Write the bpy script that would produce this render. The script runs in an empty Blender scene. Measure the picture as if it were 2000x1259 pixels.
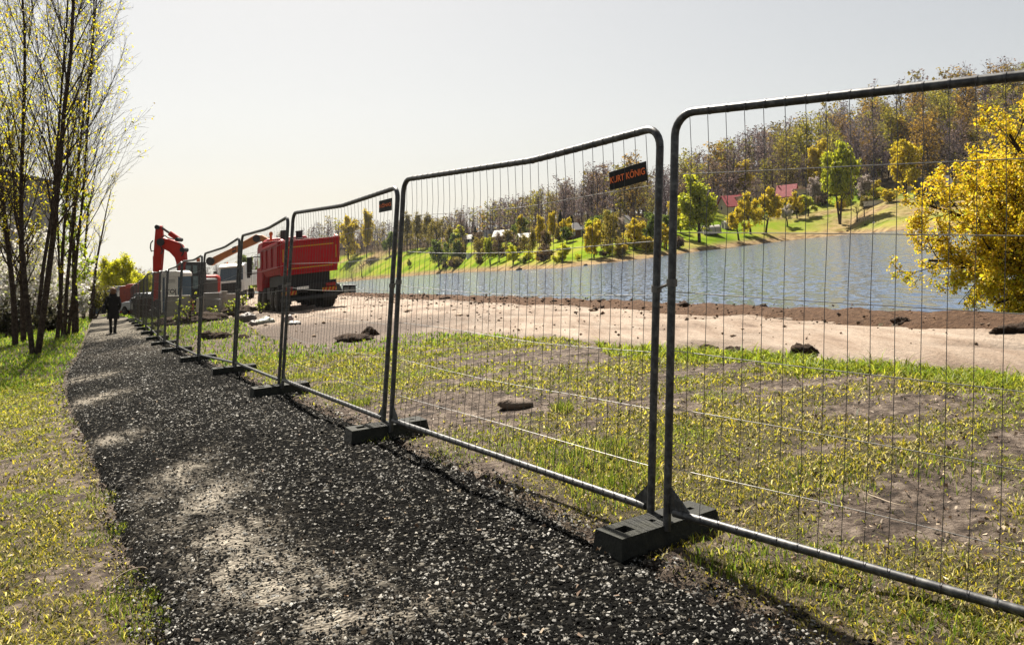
import bpy, math, random
import numpy as np
from mathutils import Vector, Matrix

S = bpy.context.scene
C = S.collection
rnd = random.Random(7)
RG = np.random.default_rng(11)

# ------------------------------------------------------------------ camera
F, CX, HY, CAMZ = 1700.0, 1000.0, 507.0, 1.5      # focal length and horizon in pixels of the 2000 px wide photograph
cam_d = bpy.data.cameras.new('camera'); cam = bpy.data.objects.new('camera', cam_d); C.objects.link(cam)
cam_d.sensor_width = 36.0; cam_d.lens = F / 2000 * 36.0
cam_d.shift_y = -(629.5 - HY) / 2000
cam_d.clip_start = 0.05; cam_d.clip_end = 6000
cam.location = (0, 0, CAMZ); cam.rotation_euler = (math.radians(90), 0, 0)
S.camera = cam

# ------------------------------------------------------------------ sky and sun
SUN_EL, SUN_AZ = math.radians(50), math.radians(-19)   # azimuth from +Y towards +X
W = bpy.data.worlds.new('World'); S.world = W; W.use_nodes = True
wn = W.node_tree.nodes; wl = W.node_tree.links
bg = wn['Background']
sky = wn.new('ShaderNodeTexSky'); sky.sky_type = 'NISHITA'; sky.sun_disc = False
sky.sun_elevation = SUN_EL; sky.sun_rotation = SUN_AZ
sky.air_density = 1.0; sky.dust_density = 2.2; sky.ozone_density = 1.0; sky.altitude = 200
tcw = wn.new('ShaderNodeTexCoord'); sx = wn.new('ShaderNodeSeparateXYZ'); cx = wn.new('ShaderNodeCombineXYZ'); mz = wn.new('ShaderNodeMath'); mz.operation = 'MAXIMUM'; mz.inputs[1].default_value = 0.07
wl.new(tcw.outputs['Generated'], sx.inputs[0]); wl.new(sx.outputs[0], cx.inputs[0]); wl.new(sx.outputs[1], cx.inputs[1]); wl.new(sx.outputs[2], mz.inputs[0]); wl.new(mz.outputs[0], cx.inputs[2]); wl.new(cx.outputs[0], sky.inputs['Vector'])
hs = wn.new('ShaderNodeHueSaturation'); hs.inputs['Saturation'].default_value = 0.55
gm = wn.new('ShaderNodeGamma'); gm.inputs[1].default_value = 0.75
wl.new(sky.outputs[0], gm.inputs[0]); wl.new(gm.outputs[0], hs.inputs['Color'])
tint = wn.new('ShaderNodeMix'); tint.data_type = 'RGBA'; tint.blend_type = 'MULTIPLY'
tint.inputs[0].default_value = 1.0; tint.inputs[7].default_value = (1.0, 0.955, 0.878, 1)
wl.new(hs.outputs[0], tint.inputs[6]); wl.new(tint.outputs[2], bg.inputs['Color'])
bg.inputs['Strength'].default_value = 0.054
sd = bpy.data.lights.new('sun', 'SUN'); sd.energy = 5.0; sd.angle = math.radians(0.53); sd.color = (1.0, 0.93, 0.82)
sun = bpy.data.objects.new('sun', sd); C.objects.link(sun)
sdir = Vector((math.sin(SUN_AZ) * math.cos(SUN_EL), math.cos(SUN_AZ) * math.cos(SUN_EL), math.sin(SUN_EL)))
sun.rotation_mode = 'QUATERNION'; sun.rotation_quaternion = sdir.to_track_quat('Z', 'Y'); sun.location = (0, 0, 30)
vs = S.view_settings
vs.view_transform = 'Standard'; vs.look = 'None'; vs.gamma = 1.0; vs.exposure = 1.8; vs.use_curve_mapping = False

# ------------------------------------------------------------------ helpers: noise
def _hash(ix, iy, seed):
    h = (ix.astype(np.int64) * 374761393 + iy.astype(np.int64) * 668265263 + seed * 974711) & 0x7fffffff
    h = ((h ^ (h >> 13)) * 1274126177) & 0x7fffffff
    return ((h ^ (h >> 16)) & 0xffff) / 65535.0
def vnoise(x, y, seed=0):
    x = np.asarray(x, float); y = np.asarray(y, float)
    ix = np.floor(x); iy = np.floor(y); fx = x - ix; fy = y - iy
    fx = fx * fx * (3 - 2 * fx); fy = fy * fy * (3 - 2 * fy)
    a = _hash(ix, iy, seed); b = _hash(ix + 1, iy, seed); c = _hash(ix, iy + 1, seed); d = _hash(ix + 1, iy + 1, seed)
    return (a * (1 - fx) + b * fx) * (1 - fy) + (c * (1 - fx) + d * fx) * fy
def fbm(x, y, seed=0, oct=4):
    s = 0; a = 0.5; t = 0
    for i in range(oct):
        s = s + a * vnoise(x, y, seed + i * 17); t += a; a *= 0.5
        x = np.asarray(x) * 2.03 + 3.1; y = np.asarray(y) * 2.03 - 1.7
    return s / t
def sstep(a, b, x):
    t = np.clip((np.asarray(x, float) - a) / (b - a), 0, 1); return t * t * (3 - 2 * t)

# ------------------------------------------------------------------ helpers: where things stand
TILT = 0.105                                       # the whole bank falls to the left across the view
def corr(Y): return np.interp(Y, [-10, 0, 4.5, 7, 10, 20, 26, 30, 35, 60, 120], [0, 0, -.02, .10, .17, .14, .15, .24, .30, .35, .35])
def gz(X, Y): return TILT * np.asarray(X, float) + corr(Y)
def WATER(X): return TILT * np.asarray(X, float) - 1.0
def P(x, y, Y): return np.array([(x - CX) / F * Y, Y, CAMZ - (y - HY) / F * Y])
def gp(x, y):                                      # ground point seen at a pixel
    Y = 20.0
    for _ in range(30): Y = (CAMZ - float(corr(Y))) * F / max(1e-3, (y - HY) + TILT * (x - CX))
    X = (x - CX) / F * Y
    return np.array([X, Y, float(gz(X, Y))])
def ground_at(x, Y):                               # ground point in the pixel column x at depth Y
    X = (x - CX) / F * Y; return np.array([X, Y, float(gz(X, Y))])

# ------------------------------------------------------------------ helpers: meshes
def np_mesh(name, V, tris=None, quads=None, smooth=False, col=None):
    me = bpy.data.meshes.new(name)
    V = np.asarray(V, np.float32).reshape(-1, 3)
    nt = 0 if tris is None else len(tris); nq = 0 if quads is None else len(quads)
    idx = []; st = []
    if nt: idx.append(np.asarray(tris, np.int32).ravel()); st.append(np.arange(nt) * 3)
    if nq: idx.append(np.asarray(quads, np.int32).ravel()); st.append(nt * 3 + np.arange(nq) * 4)
    idx = np.concatenate(idx); st = np.concatenate(st).astype(np.int32)
    me.vertices.add(len(V)); me.vertices.foreach_set('co', V.ravel())
    me.loops.add(len(idx)); me.loops.foreach_set('vertex_index', idx)
    me.polygons.add(nt + nq); me.polygons.foreach_set('loop_start', st)
    me.update(calc_edges=True)
    if smooth: me.polygons.foreach_set('use_smooth', np.ones(nt + nq, bool))
    if col is not None:
        a = me.color_attributes.new('Col', 'FLOAT_COLOR', 'POINT')
        c = np.ones((len(V), 4), np.float32); c[:, :3] = col; a.data.foreach_set('color', c.ravel())
    return me
def link(name, me, mat=None, parent=None, **props):
    o = bpy.data.objects.new(name, me); C.objects.link(o)
    if mat is not None:
        if me.materials: me.materials[0] = mat
        else: me.materials.append(mat)
    if parent is not None: o.parent = parent
    for k, v in props.items(): o[k] = v
    return o
def frame_of(d):
    d = d / (np.linalg.norm(d) + 1e-12)
    a = np.array([0, 0, 1.0]) if abs(d[2]) < 0.9 else np.array([1.0, 0, 0])
    u = np.cross(a, d); u /= np.linalg.norm(u); return u, np.cross(d, u)
def rotm(rx=0, ry=0, rz=0):
    return np.array(Matrix.Rotation(rz, 3, 'Z') @ Matrix.Rotation(ry, 3, 'Y') @ Matrix.Rotation(rx, 3, 'X'))
class MB:
    """collects shapes of one part; faces are lists of vertex numbers"""
    def __init__(s): s.v = []; s.f = []; s.n = 0
    def add(s, V, Fc):
        V = np.asarray(V, float).reshape(-1, 3)
        s.v.append(V); s.f += [[i + s.n for i in f] for f in Fc]; s.n += len(V); return s
    def box(s, c, d, R=None, taper=(1, 1), shift=(0, 0)):
        x, y, z = np.array(d) / 2; tx, ty = taper; sx, sy = shift
        V = np.array([[-x, -y, -z], [x, -y, -z], [x, y, -z], [-x, y, -z],
                      [-x * tx + sx, -y * ty + sy, z], [x * tx + sx, -y * ty + sy, z], [x * tx + sx, y * ty + sy, z], [-x * tx + sx, y * ty + sy, z]])
        if R is not None: V = V @ np.asarray(R).T
        return s.add(V + np.array(c), [[3, 2, 1, 0], [4, 5, 6, 7], [0, 1, 5, 4], [1, 2, 6, 5], [2, 3, 7, 6], [3, 0, 4, 7]])
    def tube(s, pts, r, n=8, cap=True):
        pts = np.asarray(pts, float); m = len(pts); r = np.broadcast_to(np.asarray(r, float), (m,))
        V = []; u = None
        for i in range(m):
            d = pts[min(i + 1, m - 1)] - pts[max(i - 1, 0)]; d = d / (np.linalg.norm(d) + 1e-12)
            if u is None: u, w = frame_of(d)
            else:
                u = u - d * np.dot(u, d); u /= np.linalg.norm(u) + 1e-12; w = np.cross(d, u)
            for k in range(n):
                a = 2 * math.pi * k / n; V.append(pts[i] + r[i] * (math.cos(a) * u + math.sin(a) * w))
        Fc = [[i * n + k, i * n + (k + 1) % n, (i + 1) * n + (k + 1) % n, (i + 1) * n + k] for i in range(m - 1) for k in range(n)]
        if cap: Fc += [list(range(n))[::-1], [(m - 1) * n + k for k in range(n)]]
        return s.add(V, Fc)
    def prism(s, poly, lo, hi, axis=1):
        """a flat outline (a, b) extruded along one axis"""
        n = len(poly); V = []
        for t in (lo, hi):
            for a, b in poly: V.append([t, a, b] if axis == 0 else [a, t, b] if axis == 1 else [a, b, t])
        Fc = [[i, (i + 1) % n, n + (i + 1) % n, n + i] for i in range(n)] + [list(range(n))[::-1], [n + i for i in range(n)]]
        return s.add(V, Fc)
    def lathe(s, prof, c, axis, n=20):
        """profile (distance along axis, radius)"""
        axis = np.asarray(axis, float); u, w = frame_of(axis); axis = axis / np.linalg.norm(axis); V = []
        for t, r in prof:
            for k in range(n):
                a = 2 * math.pi * k / n; V.append(np.array(c) + axis * t + r * (math.cos(a) * u + math.sin(a) * w))
        m = len(prof)
        Fc = [[i * n + k, i * n + (k + 1) % n, (i + 1) * n + (k + 1) % n, (i + 1) * n + k] for i in range(m - 1) for k in range(n)]
        Fc += [list(range(n))[::-1], [(m - 1) * n + k for k in range(n)]]
        return s.add(V, Fc)
    def mesh(s, name, M=None, smooth=False):
        V = np.concatenate(s.v)
        if M is not None: V = V @ np.asarray(M).T
        me = bpy.data.meshes.new(name); me.from_pydata(V.tolist(), [], s.f); me.update()
        import bmesh
        b = bmesh.new(); b.from_mesh(me); bmesh.ops.recalc_face_normals(b, faces=b.faces); b.to_mesh(me); b.free()
        if smooth:
            me.polygons.foreach_set('use_smooth', np.ones(len(me.polygons), bool))
            me.set_sharp_from_angle(angle=math.radians(38))
        return me
class Thing:
    """an Empty at the thing's base; parts are meshes below it, standing on the sloping bank"""
    def __init__(s, name, label, cat, loc, yaw=0.0, shear=0.0, group=None, roll=0.0, pitch=0.0):
        s.o = bpy.data.objects.new(name, None); C.objects.link(s.o); s.o.empty_display_size = 0.3
        s.o.location = loc; s.o['label'] = label; s.o['category'] = cat
        if group: s.o['group'] = group
        s.M = np.array([[1, 0, 0], [0, 1, 0], [shear, 0, 1]]) @ rotm(pitch, roll, yaw)
    def part(s, name, mb, mat, parent=None, smooth=True, bevel=0.0, label=None, kind=None):
        o = link(name, mb.mesh(name, s.M, smooth), mat, parent or s.o)
        if bevel:
            b = o.modifiers.new('bevel', 'BEVEL'); b.width = bevel; b.segments = 2; b.limit_method = 'ANGLE'
        if label: o['label'] = label
        if kind: o['kind'] = kind
        return o
def copy_tree(o, parent=None):
    c = o.copy(); C.objects.link(c); c.parent = parent
    for ch in list(o.children): copy_tree(ch, c)
    return c

# ------------------------------------------------------------------ helpers: materials
ALB = 0.62                                         # colours below are noted as they look in the sunlit photograph; this takes them to surface albedo
def nodes_of(name):
    m = bpy.data.materials.new(name); m.use_nodes = True
    return m, m.node_tree.nodes, m.node_tree.links, m.node_tree.nodes['Principled BSDF']
def N(nt, kind, **kw):
    n = nt.new(kind)
    for k, v in kw.items():
        if k in n.inputs: n.inputs[k].default_value = v
        else: setattr(n, k, v)
    return n
def ramp(nt, stops):
    r = nt.new('ShaderNodeValToRGB'); e = r.color_ramp.elements
    while len(e) < len(stops): e.new(0.5)
    k = 1.0 if max(max(c) for _, c in stops) > .99 else ALB
    for q, (p, c) in zip(e, stops): q.position = p; q.color = (c[0] * k, c[1] * k, c[2] * k, 1)
    return r
def paint(name, col, rough=0.5, metal=0.0, dirt=0.25, scale=6.0, bump=0.0, dirt_col=(0.10, 0.08, 0.06), spec=0.35, coat=0.0):
    """a coloured surface with dirt and wear of its own"""
    m, nt, l, b = nodes_of(name)
    tc = N(nt, 'ShaderNodeTexCoord')
    n1 = N(nt, 'ShaderNodeTexNoise', Scale=scale, Detail=6.0, Roughness=0.65)
    l.new(tc.outputs['Object'], n1.inputs['Vector'])
    r = ramp(nt, [(0.38, (0, 0, 0)), (0.72, (1, 1, 1))]); l.new(n1.outputs['Fac'], r.inputs[0])
    mu = N(nt, 'ShaderNodeMath', operation='MULTIPLY'); mu.inputs[1].default_value = dirt; l.new(r.outputs[0], mu.inputs[0])
    mx = N(nt, 'ShaderNodeMix', data_type='RGBA'); mx.inputs[6].default_value = (*[c * ALB for c in col], 1); mx.inputs[7].default_value = (*[c * ALB for c in dirt_col], 1)
    l.new(mu.outputs[0], mx.inputs[0]); l.new(mx.outputs[2], b.inputs['Base Color'])
    b.inputs['Metallic'].default_value = metal; b.inputs['Specular IOR Level'].default_value = spec
    b.inputs['Coat Weight'].default_value = coat
    rr = N(nt, 'ShaderNodeMapRange'); rr.inputs[3].default_value = max(0.04, rough - 0.1); rr.inputs[4].default_value = min(1, rough + 0.2)
    l.new(n1.outputs['Fac'], rr.inputs[0]); l.new(rr.outputs[0], b.inputs['Roughness'])
    if bump:
        bp = N(nt, 'ShaderNodeBump', Strength=bump, Distance=0.02); n2 = N(nt, 'ShaderNodeTexNoise', Scale=scale * 6, Detail=4.0)
        l.new(tc.outputs['Object'], n2.inputs['Vector']); l.new(n2.outputs['Fac'], bp.inputs['Height']); l.new(bp.outputs[0], b.inputs['Normal'])
    return m
def leaf_mat(name, trans=0.5, rough=0.6, tint=(1, 1, 1), spec=0.2):
    """leaves and blades: colour from each leaf's own attribute, light passes through"""
    m, nt, l, b = nodes_of(name)
    at = N(nt, 'ShaderNodeAttribute', attribute_name='Col')
    mx = N(nt, 'ShaderNodeMix', data_type='RGBA', blend_type='MULTIPLY'); mx.inputs[0].default_value = 1; mx.inputs[7].default_value = (*[c * ALB for c in tint], 1)
    l.new(at.outputs['Color'], mx.inputs[6]); l.new(mx.outputs[2], b.inputs['Base Color'])
    b.inputs['Roughness'].default_value = rough; b.inputs['Specular IOR Level'].default_value = spec
    if trans > 0:
        t = N(nt, 'ShaderNodeBsdfTranslucent'); l.new(mx.outputs[2], t.inputs['Color'])
        ms = N(nt, 'ShaderNodeMixShader'); ms.inputs[0].default_value = trans
        out = nt['Material Output']; l.new(b.outputs[0], ms.inputs[1]); l.new(t.outputs[0], ms.inputs[2]); l.new(ms.outputs[0], out.inputs['Surface'])
    return m
# ================================================================== THE SETTING
# ---- outlines on the ground (photo pixels turned into ground points)
def line_of(px): return np.array([gp(x, y)[:2] for x, y in px])
road_near = np.vstack([[14.0, -6.0], [9.5, 2.0], line_of([(2000, 735), (1850, 722), (1700, 711), (1550, 697), (1430, 690), (1320, 684), (1210, 679), (1100, 662), (980, 655), (870, 650), (780, 655), (700, 668), (600, 676), (530, 664), (490, 640), (455, 622), (420, 612), (385, 606), (345, 604)])])
road_far = np.vstack([[19.0, -4.0], [12.0, 5.0], line_of([(2000, 650), (1850, 641), (1700, 633), (1550, 625), (1430, 618), (1320, 612), (1210, 605), (1100, 598), (980, 592), (870, 587), (780, 583), (720, 580), (660, 577), (610, 575), (560, 574), (520, 574), (480, 576), (430, 580), (380, 587)])])
path_left = np.vstack([[-0.3, -4.0], [-0.9, 1.0], line_of([(320, 1259), (285, 1170), (235, 1060), (200, 950), (160, 860), (130, 790), (122, 748), (127, 726), (145, 700), (160, 672), (168, 650), (174, 634), (182, 618)])])
path_right = np.vstack([[4.2, -4.0], [2.3, 1.0], line_of([(1570, 1259), (1450, 1190), (1290, 1110), (1130, 1030), (960, 940), (800, 868), (660, 812), (540, 760), (450, 722), (380, 694), (320, 668), (275, 640), (246, 618)])])
bank_line = road_far
def in_poly(X, Y, poly):
    X = np.asarray(X, float); Y = np.asarray(Y, float); inside = np.zeros(X.shape, bool); n = len(poly)
    for i in range(n):
        x0, y0 = poly[i]; x1, y1 = poly[(i + 1) % n]
        c = ((y0 > Y) != (y1 > Y)) & (X < (x1 - x0) * (Y - y0) / (y1 - y0 + 1e-12) + x0); inside ^= c
    return inside
def dist_line(X, Y, L):
    X = np.asarray(X, float); Y = np.asarray(Y, float); d = np.full(X.shape, 1e9)
    for a, b in zip(L[:-1], L[1:]):
        e = b - a; t = np.clip(((X - a[0]) * e[0] + (Y - a[1]) * e[1]) / (e @ e), 0, 1)
        d = np.minimum(d, np.hypot(X - a[0] - t * e[0], Y - a[1] - t * e[1]))
    return d
road_poly = np.vstack([road_near, road_far[::-1]]); path_poly = np.vstack([path_left, path_right[::-1]])
lake_poly = np.vstack([road_far, [[-60, 180], [-200, 900], [900, 900], [900, -200], [60, -200], [30, -20]]])
def lake_side(X, Y):                                # metres beyond the bank, towards the water
    d = dist_line(X, Y, bank_line); return np.where(in_poly(X, Y, lake_poly), d, -d)
MUD = [(830, 800, 1.5, 0.45), (930, 806, .9, .45), (620, 655, 4.2, 2.2), (520, 650, 3.5, 2.0), (710, 672, 2.2, .8), (1080, 690, 1.6, .35), (1230, 690, 1.6, .3), (960, 690, 1.2, .2), (1400, 722, .9, .15), (900, 740, .6, .15), (1760, 790, 0.9, .22), (1560, 745, .7, .2), (1750, 1010, .5, .25), (1850, 950, .5, .2), (430, 625, 3, 1.5)]
MUDP = [(gp(x, y)[:2], a, b) for x, y, a, b in MUD]
def mud_mask(X, Y):                                 # bare churned soil
    m = np.zeros(np.shape(X))
    for (c, a, b) in MUDP:
        m = np.maximum(m, np.exp(-(((X - c[0]) / a) ** 2 + ((Y - c[1]) / (b * 2.0)) ** 2) * 1.3))
    return np.clip(m * 1.5 + (fbm(X * 2.1, Y * 2.1, 5) - 0.5) * 0.9, 0, 1)
def grass_mask(X, Y):                               # 0 bare soil .. 1 full grass
    g = sstep(0.33, 0.56, fbm(X * 0.9, Y * 0.9, 31) * 0.45 + fbm(X * 4.7, Y * 4.7, 32) * 0.55 + 0.02)
    far = sstep(6.5, 11, Y)
    g = np.maximum(g, far * 0.8 * sstep(0.32, 0.56, fbm(X * .9, Y * .5, 35) * .6 + fbm(X * 3.1, Y * 2.0, 36) * .4))
    dn = dist_line(X, Y, road_near)
    g = np.maximum(g, sstep(1.3, 0.3, dn) * sstep(0.25, .5, fbm(X * 1.3, Y * 1.3, 9)) * (X > 1.5))
    dp = np.minimum(dist_line(X, Y, path_right), dist_line(X, Y, path_left))
    g = g * (0.25 + 0.75 * sstep(0.02, 0.45, dp + (fbm(X * 3, Y * 3, 12) - .5) * .5))
    return np.clip(g * (1 - mud_mask(X, Y)), 0, 1)
def rough_z(X, Y):
    return (fbm(X * 1.1, Y * 1.1, 51) - .5) * .06 + (fbm(X * 6, Y * 6, 52) - .5) * .035 * (1 + 1.2 * mud_mask(X, Y))
# ---- near ground sheet
def spaced(a, b, fine, c0, c1, grow=1.09):
    xs = list(np.arange(c0, c1, fine)); x, d = xs[-1], fine
    while x < b: d *= grow; x += d; xs.append(x)
    x, d = xs[0], fine; lo = []
    while x > a: d *= grow; x -= d; lo.append(x)
    return np.array(lo[::-1] + xs)
def sheet(name, GX, GY, Z, mat, col=None, smooth=True, **props):
    h, w = GX.shape; V = np.stack([GX, GY, Z], -1).reshape(-1, 3)
    i = np.arange(h * w).reshape(h, w)
    q = np.stack([i[:-1, :-1], i[:-1, 1:], i[1:, 1:], i[1:, :-1]], -1).reshape(-1, 4)
    return link(name, np_mesh(name, V, quads=q, smooth=smooth, col=None if col is None else col.reshape(-1, 3)), mat, **props)
gx = spaced(-160, 70, 0.085, -7.5, 7.5); gy = spaced(-14, 190, 0.085, 2.6, 13.5)
GX, GY = np.meshgrid(gx, gy)
ls = lake_side(GX, GY)
inroad = in_poly(GX, GY, road_poly); inpath = in_poly(GX, GY, path_poly)
near = sstep(30, 14, GY)
Z = gz(GX, GY) + rough_z(GX, GY) * near
Z = Z - 0.07 * (inroad | inpath)
Z = np.where(ls > 0, Z - sstep(0, 5, ls) * 2.6, Z)
msk = np.stack([grass_mask(GX, GY), mud_mask(GX, GY), fbm(GX * .5, GY * .5, 77)], -1)

def ground_material():
    m, nt, l, b = nodes_of('ground_soil')
    at = N(nt, 'ShaderNodeAttribute', attribute_name='Col'); sp = N(nt, 'ShaderNodeSeparateColor'); l.new(at.outputs['Color'], sp.inputs[0])
    ge = N(nt, 'ShaderNodeNewGeometry')
    n1 = N(nt, 'ShaderNodeTexNoise', Scale=9.0, Detail=8.0, Roughness=0.7); l.new(ge.outputs['Position'], n1.inputs['Vector'])
    n2 = N(nt, 'ShaderNodeTexNoise', Scale=70.0, Detail=5.0, Roughness=0.7); l.new(ge.outputs['Position'], n2.inputs['Vector'])
    soil = ramp(nt, [(0.34, (.02, .014, .011)), (0.48, (.13, .095, .072)), (0.64, (.36, .285, .225))]); l.new(n1.outputs['Fac'], soil.inputs[0])
    gr = ramp(nt, [(0.34, (.014, .015, .005)), (0.5, (.075, .066, .020)), (0.68, (.20, .165, .055))]); l.new(n2.outputs['Fac'], gr.inputs[0])
    mx = N(nt, 'ShaderNodeMix', data_type='RGBA')
    ad = N(nt, 'ShaderNodeMath', operation='ADD'); l.new(sp.outputs[0], ad.inputs[0])
    su = N(nt, 'ShaderNodeMath', operation='SUBTRACT'); l.new(n2.outputs['Fac'], su.inputs[0]); su.inputs[1].default_value = 0.62; l.new(su.outputs[0], ad.inputs[1])
    cl = N(nt, 'ShaderNodeClamp'); l.new(ad.outputs[0], cl.inputs[0]); l.new(cl.outputs[0], mx.inputs[0])
    l.new(soil.outputs[0], mx.inputs[6]); l.new(gr.outputs[0], mx.inputs[7])
    l.new(mx.outputs[2], b.inputs['Base Color']); b.inputs['Roughness'].default_value = 0.95; b.inputs['Specular IOR Level'].default_value = 0.15
    bp = N(nt, 'ShaderNodeBump', Strength=1.0, Distance=0.07); n3 = N(nt, 'ShaderNodeTexNoise', Scale=20.0, Detail=8.0, Roughness=0.75)
    l.new(ge.outputs['Position'], n3.inputs['Vector']); l.new(n3.outputs['Fac'], bp.inputs['Height']); l.new(bp.outputs[0], b.inputs['Normal'])
    return m
M_ground = ground_material()
sheet('ground', GX, GY, Z, M_ground, msk, kind='structure')

# ---- ribbons between two edges: the gravel path and the dirt road
def resample(L, k):
    L = np.asarray(L); d = np.r_[0, np.cumsum(np.hypot(*np.diff(L, axis=0).T))]; t = np.linspace(0, 1, k) ** 1.0 * d[-1]
    return np.stack([np.interp(t, d, L[:, 0]), np.interp(t, d, L[:, 1])], -1)
def ribbon(A, B, k, w):
    A = resample(A, k); B = resample(B, k); t = np.linspace(0, 1, w)[None, :, None]
    G = A[:, None] * (1 - t) + B[:, None] * t; return G[..., 0], G[..., 1]
def dirt_material():
    m, nt, l, b = nodes_of('packed_dirt')
    at = N(nt, 'ShaderNodeAttribute', attribute_name='Col'); sp = N(nt, 'ShaderNodeSeparateColor'); l.new(at.outputs['Color'], sp.inputs[0])
    ge = N(nt, 'ShaderNodeNewGeometry'); mp = N(nt, 'ShaderNodeMapping'); mp.inputs['Rotation'].default_value = (0, 0, 0.5); mp.inputs['Scale'].default_value = (1.6, .28, 1)
    l.new(ge.outputs['Position'], mp.inputs['Vector'])
    n1 = N(nt, 'ShaderNodeTexNoise', Scale=1.6, Detail=9.0, Roughness=0.68); l.new(mp.outputs[0], n1.inputs['Vector'])
    n2 = N(nt, 'ShaderNodeTexNoise', Scale=22.0, Detail=6.0, Roughness=0.75); l.new(ge.outputs['Position'], n2.inputs['Vector'])
    c1 = ramp(nt, [(0.28, (.17, .11, .075)), (0.42, (.37, .27, .195)), (0.6, (.50, .40, .31)), (.78, (.56, .47, .39))]); l.new(n1.outputs['Fac'], c1.inputs[0])
    mud = ramp(nt, [(0.3, (.035, .025, .02)), (0.52, (.12, .08, .055)), (.72, (.25, .18, .13))]); l.new(n2.outputs['Fac'], mud.inputs[0])
    mx = N(nt, 'ShaderNodeMix', data_type='RGBA'); l.new(sp.outputs[0], mx.inputs[0]); l.new(c1.outputs[0], mx.inputs[6]); l.new(mud.outputs[0], mx.inputs[7])
    m2 = N(nt, 'ShaderNodeMix', data_type='RGBA', blend_type='MULTIPLY'); m2.inputs[0].default_value = 0.45
    g2 = ramp(nt, [(0.35, (.35, .35, .35)), (0.6, (1, 1, 1))]); l.new(n2.outputs['Fac'], g2.inputs[0]); l.new(mx.outputs[2], m2.inputs[6]); l.new(g2.outputs[0], m2.inputs[7])
    l.new(m2.outputs[2], b.inputs['Base Color']); b.inputs['Roughness'].default_value = 0.9; b.inputs['Specular IOR Level'].default_value = 0.2
    bp = N(nt, 'ShaderNodeBump', Strength=0.8, Distance=0.05); l.new(n2.outputs['Fac'], bp.inputs['Height']); l.new(bp.outputs[0], b.inputs['Normal'])
    return m
M_dirt = dirt_material()
RX, RY = ribbon(road_near, road_far, 420, 60)
tt = np.linspace(0, 1, 60)[None, :]
rut = sum(np.exp(-(((tt - c0 - (fbm(RX * .12 + k0, RY * .12, 64) - .5) * .25) / .022) ** 2)) for k0, c0 in enumerate((.22, .33, .5, .61, .78))) * sstep(.35, .6, fbm(RX * .4, RY * .4, 65))
RZ = gz(RX, RY) + .015 - .055 * rut + (fbm(RX * .8, RY * .8, 61) - .5) * .12 + (fbm(RX * 2.5 + RY * 1.2, RY * .35, 63) - .5) * .07 + (fbm(RX * 5, RY * 5, 62) - .5) * .05 * (0.4 + 1.6 * mud_mask(RX, RY)) - 0.05 * sstep(.06, 0, tt)
edge = np.clip(sstep(.12, 0.0, tt) + sstep(.86, 1.0, tt) + .5 * sstep(.55, .75, fbm(RX * .35 + RY * .6, RY * .15, 66)), 0, 1) * 0.8
dcol = np.clip(np.stack([np.maximum(mud_mask(RX, RY), edge * sstep(.25, .6, fbm(RX * 1.5, RY * 1.5, 8)) + .55 * rut), RX * 0, RX * 0], -1), 0, 1)
sheet('dirt_road', RX, RY, RZ, M_dirt, dcol, kind='structure')
sites = [(260, 600), (420, 600), (520, 600)]

def gravel_base_material():
    m, nt, l, b = nodes_of('gravel_bed')
    at = N(nt, 'ShaderNodeAttribute', attribute_name='Col'); sp = N(nt, 'ShaderNodeSeparateColor'); l.new(at.outputs['Color'], sp.inputs[0])
    ge = N(nt, 'ShaderNodeNewGeometry')
    vo = N(nt, 'ShaderNodeTexVoronoi', Scale=42.0); l.new(ge.outputs['Position'], vo.inputs['Vector'])
    n2 = N(nt, 'ShaderNodeTexNoise', Scale=16.0, Detail=8.0, Roughness=0.8); l.new(ge.outputs['Position'], n2.inputs['Vector'])
    sc = N(nt, 'ShaderNodeSeparateColor'); l.new(vo.outputs['Color'], sc.inputs[0])
    st = ramp(nt, [(0.0, (.002, .002, .0018)), (0.66, (.005, .0047, .0043)), (0.88, (.03, .028, .024)), (1.0, (.20, .185, .155))]); l.new(sc.outputs[0], st.inputs[0])
    du = ramp(nt, [(0.33, (.03, .027, .024)), (0.48, (.25, .22, .18)), (.66, (.55, .50, .41))]); l.new(n2.outputs['Fac'], du.inputs[0])
    mx = N(nt, 'ShaderNodeMix', data_type='RGBA'); l.new(sp.outputs[0], mx.inputs[0]); l.new(st.outputs[0], mx.inputs[6]); l.new(du.outputs[0], mx.inputs[7])
    l.new(mx.outputs[2], b.inputs['Base Color']); b.inputs['Roughness'].default_value = 1.0; b.inputs['Specular IOR Level'].default_value = 0.02
    bp = N(nt, 'ShaderNodeBump', Strength=1.0, Distance=0.025); bp.invert = True; l.new(vo.outputs['Distance'], bp.inputs['Height']); l.new(bp.outputs[0], b.inputs['Normal'])
    return m
PX, PY = ribbon(path_left, path_right, 420, 50)
tp = np.linspace(0, 1, 50)[None, :]
def path_bump(X, Y): return (fbm(X * .9, Y * .9, 71) - .5) * .05 + (fbm(X * 8, Y * 8, 72) - .5) * .03
PZ = gz(PX, PY) + .03 + path_bump(PX, PY) * sstep(40, 20, PY) - 0.12 * (sstep(.05, 0, tp) + sstep(.95, 1, tp))
DUST = [((395, 990), .2, .5), ((450, 1060), .22, .35), ((570, 1160), .36, .24), ((480, 1120), .26, .25), ((350, 930), .14, .5), ((160, 742), .5, .9), ((175, 785), .35, .8), ((222, 860), .22, .35), ((700, 1220), .3, .2), ((345, 940), .15, .5)]
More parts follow.
